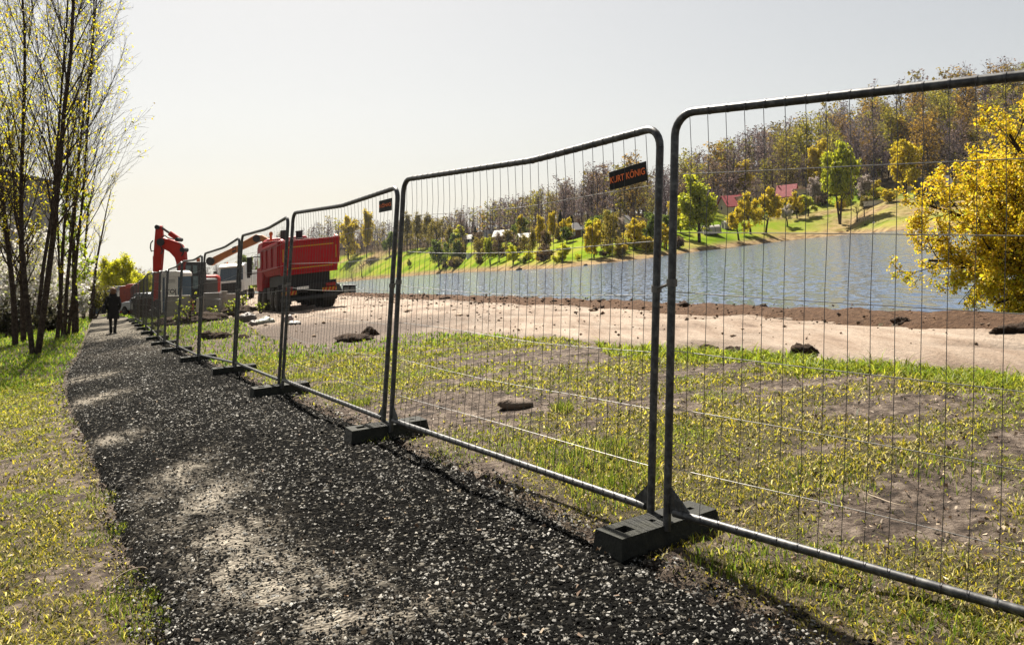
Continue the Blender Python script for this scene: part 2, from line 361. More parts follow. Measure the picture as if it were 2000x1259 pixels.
def dust_mask(X, Y):
    m = np.zeros(np.shape(X))
    for (c, a, b) in DUST:
        q = gp(*c); m = np.maximum(m, np.exp(-(((X - q[0]) / a) ** 2 + ((Y - q[1]) / b) ** 2)))
    m = np.clip(m * 1.5 * sstep(.30, .66, fbm(X * 8, Y * 8, 13) * .7 + fbm(X * 40, Y * 40, 18) * .3), 0, 1)
    return np.clip(m + .75 * sstep(16, 34, Y) * sstep(.40, .62, fbm(X * .8 + Y * .25, Y * .22, 14)), 0, 1)
sheet('gravel_path', PX, PY, PZ, gravel_base_material(), np.stack([dust_mask(PX, PY), PX * 0, PX * 0], -1), kind='structure')

# ---- bank of dug soil along the water
BA = resample(bank_line, 700); tang = np.gradient(BA, axis=0); tang /= np.linalg.norm(tang, axis=1)[:, None]
nrm = np.stack([tang[:, 1], -tang[:, 0]], -1)
mid = BA + nrm * 0.6; sgn = np.where(in_poly(mid[:, 0], mid[:, 1], lake_poly), 1, -1)[:, None]; nrm = nrm * np.sign(np.median(sgn))
bw = np.linspace(-0.15, 2.8, 30)
KX = BA[:, 0:1] + nrm[:, 0:1] * bw; KY = BA[:, 1:2] + nrm[:, 1:2] * bw
prof = np.interp(bw, [-.15, .05, .3, .6, 1.0, 1.6, 2.8], [-.06, .03, .08, .10, .04, -.3, -1.3])
crest = 0.65 + .7 * fbm(BA[:, 0] * .7, BA[:, 1] * .7, 81)[:, None]
KZ = gz(KX, KY) + prof * np.where(prof > 0, crest, 1) + (fbm(KX * 2, KY * 2, 82) - .5) * .16 + (fbm(KX * 9, KY * 9, 83) - .5) * .09
def soil_material(name, dark, midc, light, sc=14.0):
    m, nt, l, b = nodes_of(name); ge = N(nt, 'ShaderNodeNewGeometry')
    n1 = N(nt, 'ShaderNodeTexNoise', Scale=sc, Detail=8.0, Roughness=0.75); l.new(ge.outputs['Position'], n1.inputs['Vector'])
    r = ramp(nt, [(0.3, dark), (0.5, midc), (0.72, light)]); l.new(n1.outputs['Fac'], r.inputs[0]); l.new(r.outputs[0], b.inputs['Base Color'])
    b.inputs['Roughness'].default_value = 1.0; b.inputs['Specular IOR Level'].default_value = 0.1
    bp = N(nt, 'ShaderNodeBump', Strength=1.0, Distance=0.06); l.new(n1.outputs['Fac'], bp.inputs['Height']); l.new(bp.outputs[0], b.inputs['Normal'])
    return m
M_soil = soil_material('dug_soil', (.035, .02, .012), (.115, .065, .038), (.25, .155, .095))
sheet('soil_bank', KX, KY, KZ, M_soil, kind='structure')

# ---- far shore and hillside: profile per direction (photo column x): shore, foot of the wood, ridge  (pixel row, distance)
FX = np.array([-1500, -600, 0, 250, 330, 480, 540, 600, 650, 764, 846, 960, 1000, 1096, 1210, 1276, 1318, 1430, 1544, 1660, 1735, 1900, 2100, 2600, 3600])
FS = np.array([(900, 300), (690, 330), (606, 420), (585, 430), (577, 430), (565, 470), (560, 520), (555, 520), (551, 500), (542, 420), (535, 350), (529, 225), (527, 205), (524, 160), (511, 164), (503, 171), (497, 184), (482, 205), (469, 222), (459, 215), (454, 190), (440, 178), (425, 165), (380, 150), (300, 140)], float)
FM = np.array([(840, 420), (660, 460), (590, 520), (572, 560), (570, 560), (556, 600), (530, 600), (510, 570), (500, 560), (490, 500), (483, 440), (470, 320), (468, 300), (455, 250), (432, 230), (430, 232), (425, 240), (405, 262), (385, 272), (380, 262), (378, 245), (372, 230), (360, 220), (320, 200), (250, 190)], float)
FR = np.array([(800, 800), (600, 800), (556, 800), (550, 780), (562, 760), (546, 720), (482, 680), (466, 660), (462, 640), (472, 600), (470, 560), (448, 520), (438, 500), (424, 470), (414, 450), (420, 430), (424, 420), (342, 400), (298, 390), (264, 380), (232, 372), (205, 360), (178, 350), (120, 330), (50, 320)], float)
def far_z(U, Y):
    """terrain height for screen column U (photo px) at depth Y"""
    c = lambda A, k: np.interp(U, FX, A[:, k])
    zs = CAMZ - (c(FS, 0) - HY) / F * c(FS, 1); zm = CAMZ - (c(FM, 0) - HY) / F * c(FM, 1); zr = CAMZ - (c(FR, 0) - HY) / F * c(FR, 1)
    ys, ym, yr = c(FS, 1), c(FM, 1), c(FR, 1)
    a = np.clip((Y - ys) / (ym - ys), 0, 1); b = np.clip((Y - ym) / (yr - ym), 0, 1)
    z = zs + (zm - zs) * a + (zr - zm) * (b * (1.15 - .15 * b))
    z = np.where(Y > yr, zr - (Y - yr) * 0.05, z)
    below = np.clip((ys - Y) / 12, 0, 1)
    return z - below * 3.0
def fp(x, y):
    """far terrain point seen at a pixel (first hit)"""
    Ys = np.linspace(np.interp(x, FX, FS[:, 1]) * 0.98, np.interp(x, FX, FR[:, 1]) * 1.0, 600)
    zray = CAMZ - (y - HY) / F * Ys; zt = far_z(np.full_like(Ys, x), Ys); k = np.argmax(zt >= zray)
    Y = Ys[k] if (zt >= zray).any() else Ys[-1]
    return np.array([(x - CX) / F * Y, Y, float(far_z(np.array([x]), np.array([Y]))[0])])
U = np.concatenate([np.linspace(-1500, -100, 40), np.linspace(-60, 2100, 300), np.linspace(2150, 3600, 40)])
T = np.concatenate([np.linspace(-.25, 1, 70), np.linspace(1.02, 2, 60), np.linspace(2.02, 2.4, 10)])
c_ = lambda A, k: np.interp(U, FX, A[:, k])
YS, YM, YR = c_(FS, 1), c_(FM, 1), c_(FR, 1)
YY = np.where(T[:, None] <= 1, YS + (YM - YS) * T[:, None], np.where(T[:, None] <= 2, YM + (YR - YM) * (T[:, None] - 1), YR + (T[:, None] - 2) * 900))
UU = np.broadcast_to(U, YY.shape)
HX = (UU - CX) / F * YY; HZ = far_z(UU, YY) + (fbm(HX * .06, YY * .06, 91) - .5) * 1.4 * np.clip(T[:, None], 0, 1)
tcol = np.clip(T[:, None] + 0 * YY, 0, 1); wood = sstep(.9, 1.05, T[:, None] + (fbm(HX * .05, YY * .05, 92) - .5) * .3 + 0 * YY)
def hill_material():
    m, nt, l, b = nodes_of('far_meadow')
    at = N(nt, 'ShaderNodeAttribute', attribute_name='Col'); sp = N(nt, 'ShaderNodeSeparateColor'); l.new(at.outputs['Color'], sp.inputs[0])
    ge = N(nt, 'ShaderNodeNewGeometry')
    n1 = N(nt, 'ShaderNodeTexNoise', Scale=.07, Detail=8.0, Roughness=0.62); l.new(ge.outputs['Position'], n1.inputs['Vector'])
    n2 = N(nt, 'ShaderNodeTexNoise', Scale=.5, Detail=6.0, Roughness=0.7); l.new(ge.outputs['Position'], n2.inputs['Vector'])
    gr = ramp(nt, [(0.34, (.11, .17, .015)), (0.47, (.19, .27, .022)), (.56, (.28, .29, .045)), (.68, (.36, .27, .12))]); l.new(n1.outputs['Fac'], gr.inputs[0])
    be = ramp(nt, [(0.35, (.09, .055, .03)), (0.5, (.28, .20, .11)), (.7, (.42, .31, .18))]); l.new(n2.outputs['Fac'], be.inputs[0])
    wo = ramp(nt, [(0.35, (.03, .025, .018)), (0.6, (.10, .075, .045))]); l.new(n2.outputs['Fac'], wo.inputs[0])
    ad = N(nt, 'ShaderNodeMath', operation='MULTIPLY_ADD'); l.new(n2.outputs['Fac'], ad.inputs[0]); ad.inputs[1].default_value = .16; l.new(sp.outputs[0], ad.inputs[2])
    sh = N(nt, 'ShaderNodeMapRange'); sh.inputs[1].default_value = .14; sh.inputs[2].default_value = .24; l.new(ad.outputs[0], sh.inputs[0])
    mx = N(nt, 'ShaderNodeMix', data_type='RGBA'); l.new(sh.outputs[0], mx.inputs[0]); l.new(be.outputs[0], mx.inputs[6]); l.new(gr.outputs[0], mx.inputs[7])
    m2 = N(nt, 'ShaderNodeMix', data_type='RGBA'); l.new(sp.outputs[1], m2.inputs[0]); l.new(mx.outputs[2], m2.inputs[6]); l.new(wo.outputs[0], m2.inputs[7])
    m3 = N(nt, 'ShaderNodeMix', data_type='RGBA'); l.new(sp.outputs[2], m3.inputs[0]); l.new(m2.outputs[2], m3.inputs[6]); l.new(be.outputs[0], m3.inputs[7])
    l.new(m3.outputs[2], b.inputs['Base Color']); b.inputs['Roughness'].default_value = 1.0; b.inputs['Specular IOR Level'].default_value = 0.0
    return m
EARTH = [(1700, 412, 14, 12), (1600, 418, 12, 5), (1850, 400, 20, 14), (730, 505, 14, 16), (1560, 424, 16, 3)]
earth = np.zeros(YY.shape)
for x, y, a, b in EARTH:
    q = fp(x, y); earth = np.maximum(earth, np.exp(-(((HX - q[0]) / a) ** 2 + ((YY - q[1]) / b) ** 2)))
earth = np.clip(earth * 1.15 * (.4 + fbm(HX * .3, YY * .3, 93)), 0, 1)
sheet('hillside', HX, YY, HZ, hill_material(), np.stack([tcol, wood, earth], -1), kind='structure')

# ---- the lake
def water_material():
    m, nt, l, b = nodes_of('lake_water')
    ge = N(nt, 'ShaderNodeNewGeometry'); mp = N(nt, 'ShaderNodeMapping'); mp.inputs['Rotation'].default_value = (0, 0, -.25); mp.inputs['Scale'].default_value = (.55, 1.25, 1)
    l.new(ge.outputs['Position'], mp.inputs['Vector'])
    mp.inputs['Rotation'].default_value = (0, 0, -.12); mp.inputs['Scale'].default_value = (1.5, .42, 1)
    n1 = N(nt, 'ShaderNodeTexNoise', Scale=2.3, Detail=4.0, Roughness=0.66); l.new(mp.outputs[0], n1.inputs['Vector'])
    n0 = N(nt, 'ShaderNodeTexNoise', Scale=.05, Detail=3.0); l.new(ge.outputs['Position'], n0.inputs['Vector'])
    am = N(nt, 'ShaderNodeMapRange'); am.inputs[1].default_value = .35; am.inputs[2].default_value = .65; am.inputs[3].default_value = 1.5; am.inputs[4].default_value = 2.8; l.new(n0.outputs['Fac'], am.inputs[0])
    sb = N(nt, 'ShaderNodeVectorMath', operation='SUBTRACT'); sb.inputs[1].default_value = (.5, .5, .5); l.new(n1.outputs['Color'], sb.inputs[0])
    sc = N(nt, 'ShaderNodeVectorMath', operation='SCALE'); l.new(sb.outputs[0], sc.inputs[0]); l.new(am.outputs[0], sc.inputs['Scale'])
    fl = N(nt, 'ShaderNodeVectorMath', operation='MULTIPLY'); fl.inputs[1].default_value = (.8, 1, 0); l.new(sc.outputs[0], fl.inputs[0])
    up = N(nt, 'ShaderNodeVectorMath', operation='ADD'); l.new(fl.outputs[0], up.inputs[0]); l.new(ge.outputs['Normal'], up.inputs[1])
    nn = N(nt, 'ShaderNodeVectorMath', operation='NORMALIZE'); l.new(up.outputs[0], nn.inputs[0]); l.new(nn.outputs[0], b.inputs['Normal'])
    b.inputs['Base Color'].default_value = (.055, .08, .125, 1); b.inputs['Roughness'].default_value = 0.10; b.inputs['IOR'].default_value = 1.33
    return m
WX, WY = np.meshgrid(np.concatenate([np.linspace(-260, -20, 30), np.linspace(-18, 30, 40), np.linspace(35, 420, 40)]), np.concatenate([np.linspace(-40, 60, 50), np.linspace(65, 560, 60)]))
sheet('lake_water', WX, WY, WATER(WX), water_material(), kind='structure')
# ================================================================== THE SITE FENCE
def galv_material():
    m, nt, l, b = nodes_of('galvanised_steel')
    tc = N(nt, 'ShaderNodeTexCoord')
    n1 = N(nt, 'ShaderNodeTexNoise', Scale=22.0, Detail=7.0, Roughness=.7); l.new(tc.outputs['Object'], n1.inputs['Vector'])
    mp = N(nt, 'ShaderNodeMapping'); mp.inputs['Scale'].default_value = (9, 9, 1.3); l.new(tc.outputs['Object'], mp.inputs['Vector'])
    n2 = N(nt, 'ShaderNodeTexNoise', Scale=5.0, Detail=6.0, Roughness=.7); l.new(mp.outputs[0], n2.inputs['Vector'])
    c = ramp(nt, [(.3, (.022, .023, .025)), (.5, (.075, .076, .078)), (.72, (.22, .22, .21))]); l.new(n1.outputs['Fac'], c.inputs[0])
    r = ramp(nt, [(.56, (0, 0, 0)), (.68, (1, 1, 1))]); l.new(n2.outputs['Fac'], r.inputs[0])
    mx = N(nt, 'ShaderNodeMix', data_type='RGBA'); l.new(r.outputs[0], mx.inputs[0]); l.new(c.outputs[0], mx.inputs[6]); mx.inputs[7].default_value = (.05, .036, .026, 1)
    l.new(mx.outputs[2], b.inputs['Base Color']); b.inputs['Metallic'].default_value = .45
    rr = N(nt, 'ShaderNodeMapRange'); rr.inputs[3].default_value = .32; rr.inputs[4].default_value = .62; l.new(n1.outputs['Fac'], rr.inputs[0]); l.new(rr.outputs[0], b.inputs['Roughness'])
    return m
M_galv = galv_material()
M_wire = paint('zinc_wire', (.13, .13, .135), .36, .75, .3, 30, dirt_col=(.08, .06, .05))
M_wireh = paint('sunlit_zinc_wire', (.30, .29, .275), .3, .6, .3, 30, dirt_col=(.2, .17, .14))  # same zinc for horizontal wires, sun on their tops put into a lighter colour
M_block = paint('black_rubber_foot', (.02, .021, .018), .85, 0, .6, 9, .5, dirt_col=(.075, .075, .055), spec=.25)
M_sign = paint('black_sign', (.006, .008, .009), .6, 0, .3, 12, spec=.15)
M_letter = paint('orange_print', (1.25, .26, .05), .6, 0, .25, 30, dirt_col=(.5, .1, .03))
R_T = 0.0205
# corner points per panel: bottom left, top left, depth; bottom right, top right, depth
PAN = [
 ((1303, 1008), (1319, 222), 4.33, None, None, None),
 ((764, 826), (789, 351), 7.25, (1271, 1002), (1290, 247), 4.54),
 ((552, 746), (573, 416), 10.37, (749, 824), (778, 365), 7.44),
 ((460, 711), (473, 460), 13.66, (545, 746), (563, 423), 10.56),
 ((389, 695), (400, 495), 17.0, (456, 711), (468, 464), 13.84),
 ((347, 678), (357, 510), 20.4, (386, 696), (395, 498), 17.2),
 ((322, 667), (329, 526), 24.0, (345, 678), (355, 511), 20.6),
 ((309, 657), (314, 529), 26.8, (320, 667), (327, 527), 24.2),
 ((297, 646), (300, 531), 29.8, (307.5, 657), (312.5, 529), 27.0),
 ((286, 637), (288, 534), 33.2, (296, 646), (299, 531.5), 30.0),
 ((279.5, 631), (281, 543), 37.2, (285, 637), (287.5, 535), 33.4),
 ((272, 626), (273, 549), 41.0, (279, 631), (280.5, 543.5), 37.4),
 ((266, 622), (267, 553), 44.6, (271.5, 626), (272.5, 549), 41.2),
 ((260, 618.5), (261, 557), 48.2, (265.6, 622), (266.6, 553), 44.8),
 ((255, 616), (256, 560), 51.8, (259.6, 618.5), (260.6, 557), 48.4)]
def panel(i, spec):
    bl, tl, yl, br, tr, yr = spec
    BL, TL = P(*bl, yl), P(*tl, yl)
    if br is None:                                  # the nearest panel runs out of the picture
        BR, TR = np.array([3.13, 1.88, .14]), np.array([3.18, 1.93, 2.15])
    else: BR, TR = P(*br, yr), P(*tr, yr)
    which = ['nearest panel, cut by the right edge of the photo', 'the panel with the large orange lettered sign', 'the panel with the small dark sign, before the red truck',
             'the panel left of the red truck', 'the panel before the white truck', 'the panel before the concrete wall elements', 'the panel before the white toilet cabin'][i] if i < 7 else ''
    ords = {7: 'eighth', 8: 'ninth', 9: 'tenth', 10: 'eleventh', 11: 'twelfth', 12: 'thirteenth', 13: 'fourteenth', 14: 'farthest'}
    lab = f'steel mesh site fence, {which}' if i < 7 else f'{ords[i]} steel mesh fence panel from the camera, far along the path'
    base = BL.copy(); th = Thing('mesh_fence', lab, 'fence', base.tolist(), group='site fence panels along the path')
    Lr = np.linalg.norm(BR - BL); up = (TL - BL) / np.linalg.norm(TL - BL); along = (BR - BL) / Lr
    kr = random.Random(100 + i)
    kink = -0.048 if 0 < i < 9 else -0.012
    ku = .62 if i != 2 else .55
    def topz(u): return kink * (u / ku if u < ku else (1 - u) / (1 - ku))
    bul = 0.02 * kr.uniform(-1, 1)
    nb = np.cross(along, up)
    def Q(u, v, wob=0.0):
        p = (BL * (1 - u) + BR * u) * (1 - v) + (TL * (1 - u) + TR * u) * v
        return p - base + up * (topz(u) * v) + nb * (bul * math.sin(math.pi * u) * math.sin(math.pi * v) + wob)
    n = 12 if i < 3 else 8 if i < 6 else 6
    rc = 0.11; uc = rc / Lr; vc = 1 - rc / np.linalg.norm(TL - BL)
    pts = []
    for k in range(7):
        a = math.pi / 2 * k / 6; pts.append(Q(uc * (1 - math.cos(a)), vc + (1 - vc) * math.sin(a)))
    left_c = pts
    right_c = [Q(1 - uc * (1 - math.cos(a)), vc + (1 - vc) * math.sin(a)) for a in [math.pi / 2 * k / 6 for k in range(6, -1, -1)]]
    midp = [Q(u, 1) for u in np.linspace(uc, 1 - uc, 22 if i < 3 else 10)[1:-1]]
    th.part('top_rail', MB().tube(left_c + midp + right_c, R_T, n), M_galv)
    th.part('post', MB().tube([Q(0, -.035), Q(0, .5), Q(0, vc)], R_T, n), M_galv)
    th.part('post', MB().tube([Q(1, -.035), Q(1, .5), Q(1, vc)], R_T, n), M_galv)
    b0 = 0.014
    th.part('bottom_rail', MB().tube([Q(u, b0) for u in np.linspace(0.012, .988, 9)], R_T, n), M_galv)
    nv = 34; rv, rh = (.0016, .0022) if i < 2 else (.0015, .0022) if i < 5 else (.002, .0032)
    vw = []
    for k in range(1, nv):
        u = k / nv + kr.uniform(-.0012, .0012); a1, a2, a3 = (kr.uniform(-.006, .006) for _ in range(3))
        top = 1.0 if uc < u < 1 - uc else .985
        vw.append([Q(u, b0, R_T * .9), Q(u + a1 / 4, .2, a1), Q(u + a2 / 4, .4, a2), Q(u, .58, a3), Q(u + a3 / 4, .74, a1 * 1.5), Q(u + a2 / 5, .9, a2), Q(u, top, R_T * .9)])
    hv = [.125, .27, .415, .56, .705, .85]; hw = []
    for j, v in enumerate(hv):
        ph = kr.uniform(0, 6); am = kr.uniform(.001, .004); kk = kr.uniform(.45, .7); dz = kr.uniform(-.008, .004)
        hw.append([Q(u, v + am * math.sin(u * 7 + ph) + dz * (u / kk if u < kk else (1 - u) / (1 - kk)), .003) for u in np.linspace(0, 1, 15)])
    if i < 3:
        for w in vw: th.part('vertical_wire', MB().tube(w, rv, 4, False), M_wire)
        for w in hw: th.part('horizontal_wire', MB().tube(w, rh, 5, False), M_wireh)
    else:
        mb = MB()
        for w in vw: mb.tube([w[0], w[3], w[-1]], rv, 3, False)
        th.part('wire_infill', mb, M_wire, kind='stuff')
        for w in hw: th.part('horizontal_wire', MB().tube(w[::2], rh, 3, False), M_wireh)
    if i < 6:                                       # welded gusset plates at the foot, wire bands round the rails
        for s, (u0, du) in enumerate(((0, 1), (1, -1))):
            p0, p1, p2 = Q(u0, .01), Q(u0 + du * .16 / Lr, .012), Q(u0, .085)
            V = np.array([p0, p1, p2]); off = nb * .004
            th.part('gusset_plate', MB().add(np.vstack([V - off, V + off]), [[0, 1, 2], [5, 4, 3], [0, 3, 4, 1], [1, 4, 5, 2], [2, 5, 3, 0]]), M_galv, smooth=False)
        if i < 3:
            mbb = MB()
            for k in range(1, nv):
                u = k / nv
                if uc < u < 1 - uc:
                    for v in (b0, 1): mbb.tube([Q(u - .0012, v), Q(u + .0012, v)], R_T * 1.09, n)
            th.part('wire_band', mbb, M_wire, kind='stuff')
    return th.o, (BL, BR, TL, TR, along)
panels = [panel(i, s) for i, s in enumerate(PAN)]

# ---- rubber feet under the joints
def foot_mesh():
    xs = [-.35, -.30, -.28, -.20, -.18, -.055, -.025, .025, .055, .14, .18, .23, .27, .31, .35]; ys = [-.115, -.045, -.02, .02, .045, .115]
    H = np.full((len(xs) - 1, len(ys) - 1), .135)
    H[2, 1:4] = .05; H[3, 1:4] = .135
    H[2, 1:4] = .05; H[9, 2] = .04; H[11, 2] = .04; H[5, 2] = .05; H[7, 2] = .05; H[1, 1:4] = .135
    mb = MB()
    tp = lambda x, y, z: (x * (1 - .07 * z / .135), y * (1 - .14 * z / .135), z)
    nx, ny = H.shape
    for i in range(nx):
        for j in range(ny):
            z = H[i, j]; a, b, c, d = xs[i], xs[i + 1], ys[j], ys[j + 1]
            mb.add([tp(a, c, z), tp(b, c, z), tp(b, d, z), tp(a, d, z)], [[0, 1, 2, 3]])
            for (ii, jj, p, q) in ((i - 1, j, (a, c), (a, d)), (i + 1, j, (b, d), (b, c)), (i, j - 1, (b, c), (a, c)), (i, j + 1, (a, d), (b, d))):
                zn = H[ii, jj] if 0 <= ii < nx and 0 <= jj < ny else 0.0
                if zn < z: mb.add([tp(*p, zn), tp(*q, zn), tp(*q, z), tp(*p, z)], [[0, 1, 2, 3]])
    return mb.mesh('fence_foot')
FOOT = foot_mesh(); FOOT.materials.append(M_block)
M_clamp = paint('clamp_steel', (.22, .21, .2), .45, .8, .4, 30)
for i in range(1, len(panels)):
    BLr, BRr = panels[i - 1][1][0], panels[i][1][1]; c = (BLr + BRr) / 2
    ang = math.atan2(*(panels[i][1][4][:2])) ; al = panels[i][1][4]; pa = math.atan2(al[0], -al[1])
    g = float(gz(c[0], c[1]))
    names = {1: 'front black rubber fence foot with a square slot, nearest the camera', 2: 'black rubber fence foot beside the churned mud, second from the camera', 3: 'third black rubber fence foot from the camera, on the grass edge'}
    o = link('ballast_block', FOOT, None, label=names.get(i, f'black rubber fence foot, {["fourth","fifth","sixth","seventh","eighth","ninth","tenth","eleventh","twelfth","thirteenth","farthest"][i-4] if i>=4 else ""} in the row from the camera'), category='ballast block', group='feet under the fence joints')
    o.location = (c[0], c[1], min(g - .01, c[2] - .12)); o.rotation_euler = (0, -math.atan(TILT * .6), pa + (.03 if i % 2 else -.04))
    if i < 7:
        t0 = panels[i][1][3]; q = BRr * .42 + t0 * .58; q2 = BLr * .42 + panels[i - 1][1][2] * .58; d = (q2 - q); d /= np.linalg.norm(d)
        th = Thing('fence_clamp', f'small steel clamp tying fence posts, {["first","second","third","fourth","fifth","sixth"][i-1]} joint from the camera', 'clamp', ((q + q2) / 2).tolist(), group='clamps at the fence joints')
        w = np.linalg.norm(q2 - q) / 2
        th.part('collar', MB().tube([-d * w - np.array([0, 0, .018]), -d * w + np.array([0, 0, .018])], .027, 10), M_clamp)
        th.part('collar', MB().tube([d * w - np.array([0, 0, .018]), d * w + np.array([0, 0, .018])], .027, 10), M_clamp)
        th.part('bolt', MB().tube([-d * w * 1.3, d * w * 1.3], .008, 6), M_clamp)

# ---- signs wired to the mesh
def text_mesh(s, size, extrude=0.001, bold=0.0):
    cu = bpy.data.curves.new('txt', 'FONT'); cu.body = s; cu.size = size; cu.extrude = extrude; cu.offset = bold; cu.align_x = 'CENTER'; cu.align_y = 'CENTER'; cu.resolution_u = 3
    o = bpy.data.objects.new('txt', cu); C.objects.link(o); bpy.context.view_layer.update()
    me = bpy.data.meshes.new_from_object(o.evaluated_get(bpy.context.evaluated_depsgraph_get())); bpy.data.objects.remove(o); bpy.data.curves.remove(cu)
    return me
def plate(name, label, corners, depth, text, tsize, squash, up_shift=0.0):
    """a flat sign hung on the camera side of the wires: corners in order bottom left, bottom right, top right, top left"""
    K = np.array([P(*c, d) for c, d in zip(corners, depth)]); c = K.mean(0)
    ex = (K[1] - K[0] + K[2] - K[3]) / 2; w = np.linalg.norm(ex); ex /= w
    ey = (K[3] - K[0] + K[2] - K[1]) / 2; h = np.linalg.norm(ey); ey -= ex * (ex @ ey); ey /= np.linalg.norm(ey); ez = np.cross(ex, ey)
    if ez @ c > 0: ez = -ez
    th = Thing(name, label, 'sign', (c - 0 * ez).tolist(), group='dark signs on the fence')
    th.M = np.stack([ex, ey, np.cross(ex, ey)], 1)
    th.part('plate', MB().box((0, 0, .012), (w, h, .003)), M_sign, bevel=.004)
    me = text_mesh(text, tsize, .0008, tsize * .012); V = np.array([v.co[:] for v in me.vertices]); V[:, 0] *= squash * w / (V[:, 0].max() - V[:, 0].min()); V[:, 1] *= tsize * .72 / (V[:, 1].max() - V[:, 1].min()); V[:, 1] += up_shift; V[:, 2] += .0155
    me.vertices.foreach_set('co', (V @ th.M.T).astype(np.float32).ravel()); me.update()
    link('lettering', me, M_letter, th.o)
plate('fence_sign', 'black plate with orange letters KURT KÖNIG, large on the second fence panel', [(1195, 373), (1267, 352), (1267, 315), (1193, 336)], [4.93, 4.60, 4.60, 4.93], 'KURT KÖNIG', .062, .93, .0)
plate('fence_sign', 'small black sign with faint red letters beside the third fence joint', [(743, 416), (768, 410), (768, 387), (743, 392)], [7.93, 7.52, 7.52, 7.93], 'KÖNIG', .05, .9, .0)
plate('fence_sign', 'tiny dark sign high on the fence before the white truck', [(455, 494), (462, 491), (462, 480), (455, 483)], [14.4, 14.0, 14.0, 14.4], 'KÖNIG', .06, .9, .0)
# ================================================================== GROUND COVER
# ---- crushed stone on the path
def surface_z(X, Y):                                # top of the ground the cover lies on
    return gz(X, Y) + rough_z(X, Y) * sstep(30, 14, Y)
def sample_view(n, y0, y1, x0, x1, power=1.0):
    """ground samples, thinner with distance, in the fan of photo columns x0..x1"""
    t = RG.random(n); Y = y0 * (y1 / y0) ** (t ** power); u = RG.uniform(x0, x1, n); return (u - CX) / F * Y, Y
def stones():
    X, Y = sample_view(420000, 2.7, 34, -250, 1750)
    wob = (fbm(X * 4, Y * 4, 15) - .5) * .30
    dl = dist_line(X, Y, path_left); dr = dist_line(X, Y, path_right); ins = in_poly(X, Y, path_poly)
    d = np.where(ins, np.minimum(dl, dr), -np.minimum(dl, dr))
    keep = (d + wob > -.10) & (RG.random(len(X)) < np.where(d + wob > .03, 1, .35)) & (RG.random(len(X)) > .62 * dust_mask(X, Y))
    X, Y = X[keep], Y[keep]; n = len(X)
    base = np.array([[1, 0, -.2], [-1, 0, -.2], [0, 1, -.2], [0, -1, -.2], [0, 0, .9]], float)
    tri = np.array([[0, 2, 4], [2, 1, 4], [1, 3, 4], [3, 0, 4]])
    size = np.exp(np.clip(RG.normal(-5.27, .36, n), -6.3, -4.6)) * (0.85 + .065 * Y)
    V = base[None] * (1 + RG.normal(0, .28, (n, 5, 1))) + RG.normal(0, .24, (n, 5, 3))
    V[:, :, 2] *= .7; V *= size[:, None, None]
    a = RG.uniform(0, 6.28, n); ca, sa = np.cos(a)[:, None], np.sin(a)[:, None]
    x = V[:, :, 0] * ca - V[:, :, 1] * sa; y = V[:, :, 0] * sa + V[:, :, 1] * ca
    zz = gz(X, Y) + .03 + path_bump(X, Y) * sstep(40, 20, Y) + size * RG.uniform(.0, .6, n) - .03 * (RG.random(n) < .1)
    W3 = np.stack([x + X[:, None], y + Y[:, None], V[:, :, 2] + zz[:, None]], -1)
    b = np.where(RG.random(n) < np.clip(.78 + .6 * (fbm(X * 1.6, Y * .8, 16) - .5), 0, .97), RG.uniform(.0015, .007, n), RG.uniform(.06, .42, n) * RG.uniform(.4, 1.2, n))
    warm = RG.uniform(0, 1, n)[:, None]
    col = b[:, None] * (np.array([1, .95, .84]) * warm + np.array([.98, .96, .91]) * (1 - warm))
    o = link('path_gravel', np_mesh('path_gravel', W3, tris=(tri[None] + 5 * np.arange(n)[:, None, None]).reshape(-1, 3), col=np.repeat(col, 5, 0)), leaf_mat('gravel_stone', 0, .9, spec=.03), kind='stuff', label='crushed dark stone covering the footpath', category='gravel')
stones()
# ---- grass
def blades(name, X, Y, Zb, H, Wd, col, mat, lean=.6, label='', seg=True):
    n = len(X); a = RG.uniform(0, 6.28, n); b = RG.uniform(0, 6.28, n); L = RG.uniform(.15, 1, n) * lean * H
    dx, dy = np.cos(a) * Wd / 2, np.sin(a) * Wd / 2; lx, ly = np.cos(b) * L, np.sin(b) * L
    def pt(s, f, w): return np.stack([X + s * dx * w + lx * f * f, Y + s * dy * w + ly * f * f, Zb + H * f * (1 - .25 * f * min(lean, 1))], -1)
    z0 = Zb
    Vs = np.stack([pt(-1, -.05, 1), pt(1, -.05, 1), pt(-1, .55, .8), pt(1, .55, .8), pt(0, 1, 0)], 1)
    tri = np.array([[0, 1, 3], [0, 3, 2], [2, 3, 4]])
    me = np_mesh(name, Vs, tris=(tri[None] + 5 * np.arange(n)[:, None, None]).reshape(-1, 3), col=np.repeat(col, 5, 0))
    return link(name, me, mat, kind='stuff', label=label, category='grass')
M_grass = leaf_mat('grass_blade', .5, .55, tint=(1.22, 1.3, 1.1))
def mixcol(n, pal, p, jit=.25):
    k = RG.choice(len(pal), n, p=p); c = np.array(pal)[k] * np.exp(RG.normal(0, jit, (n, 1))); return np.clip(c, 0, .8)
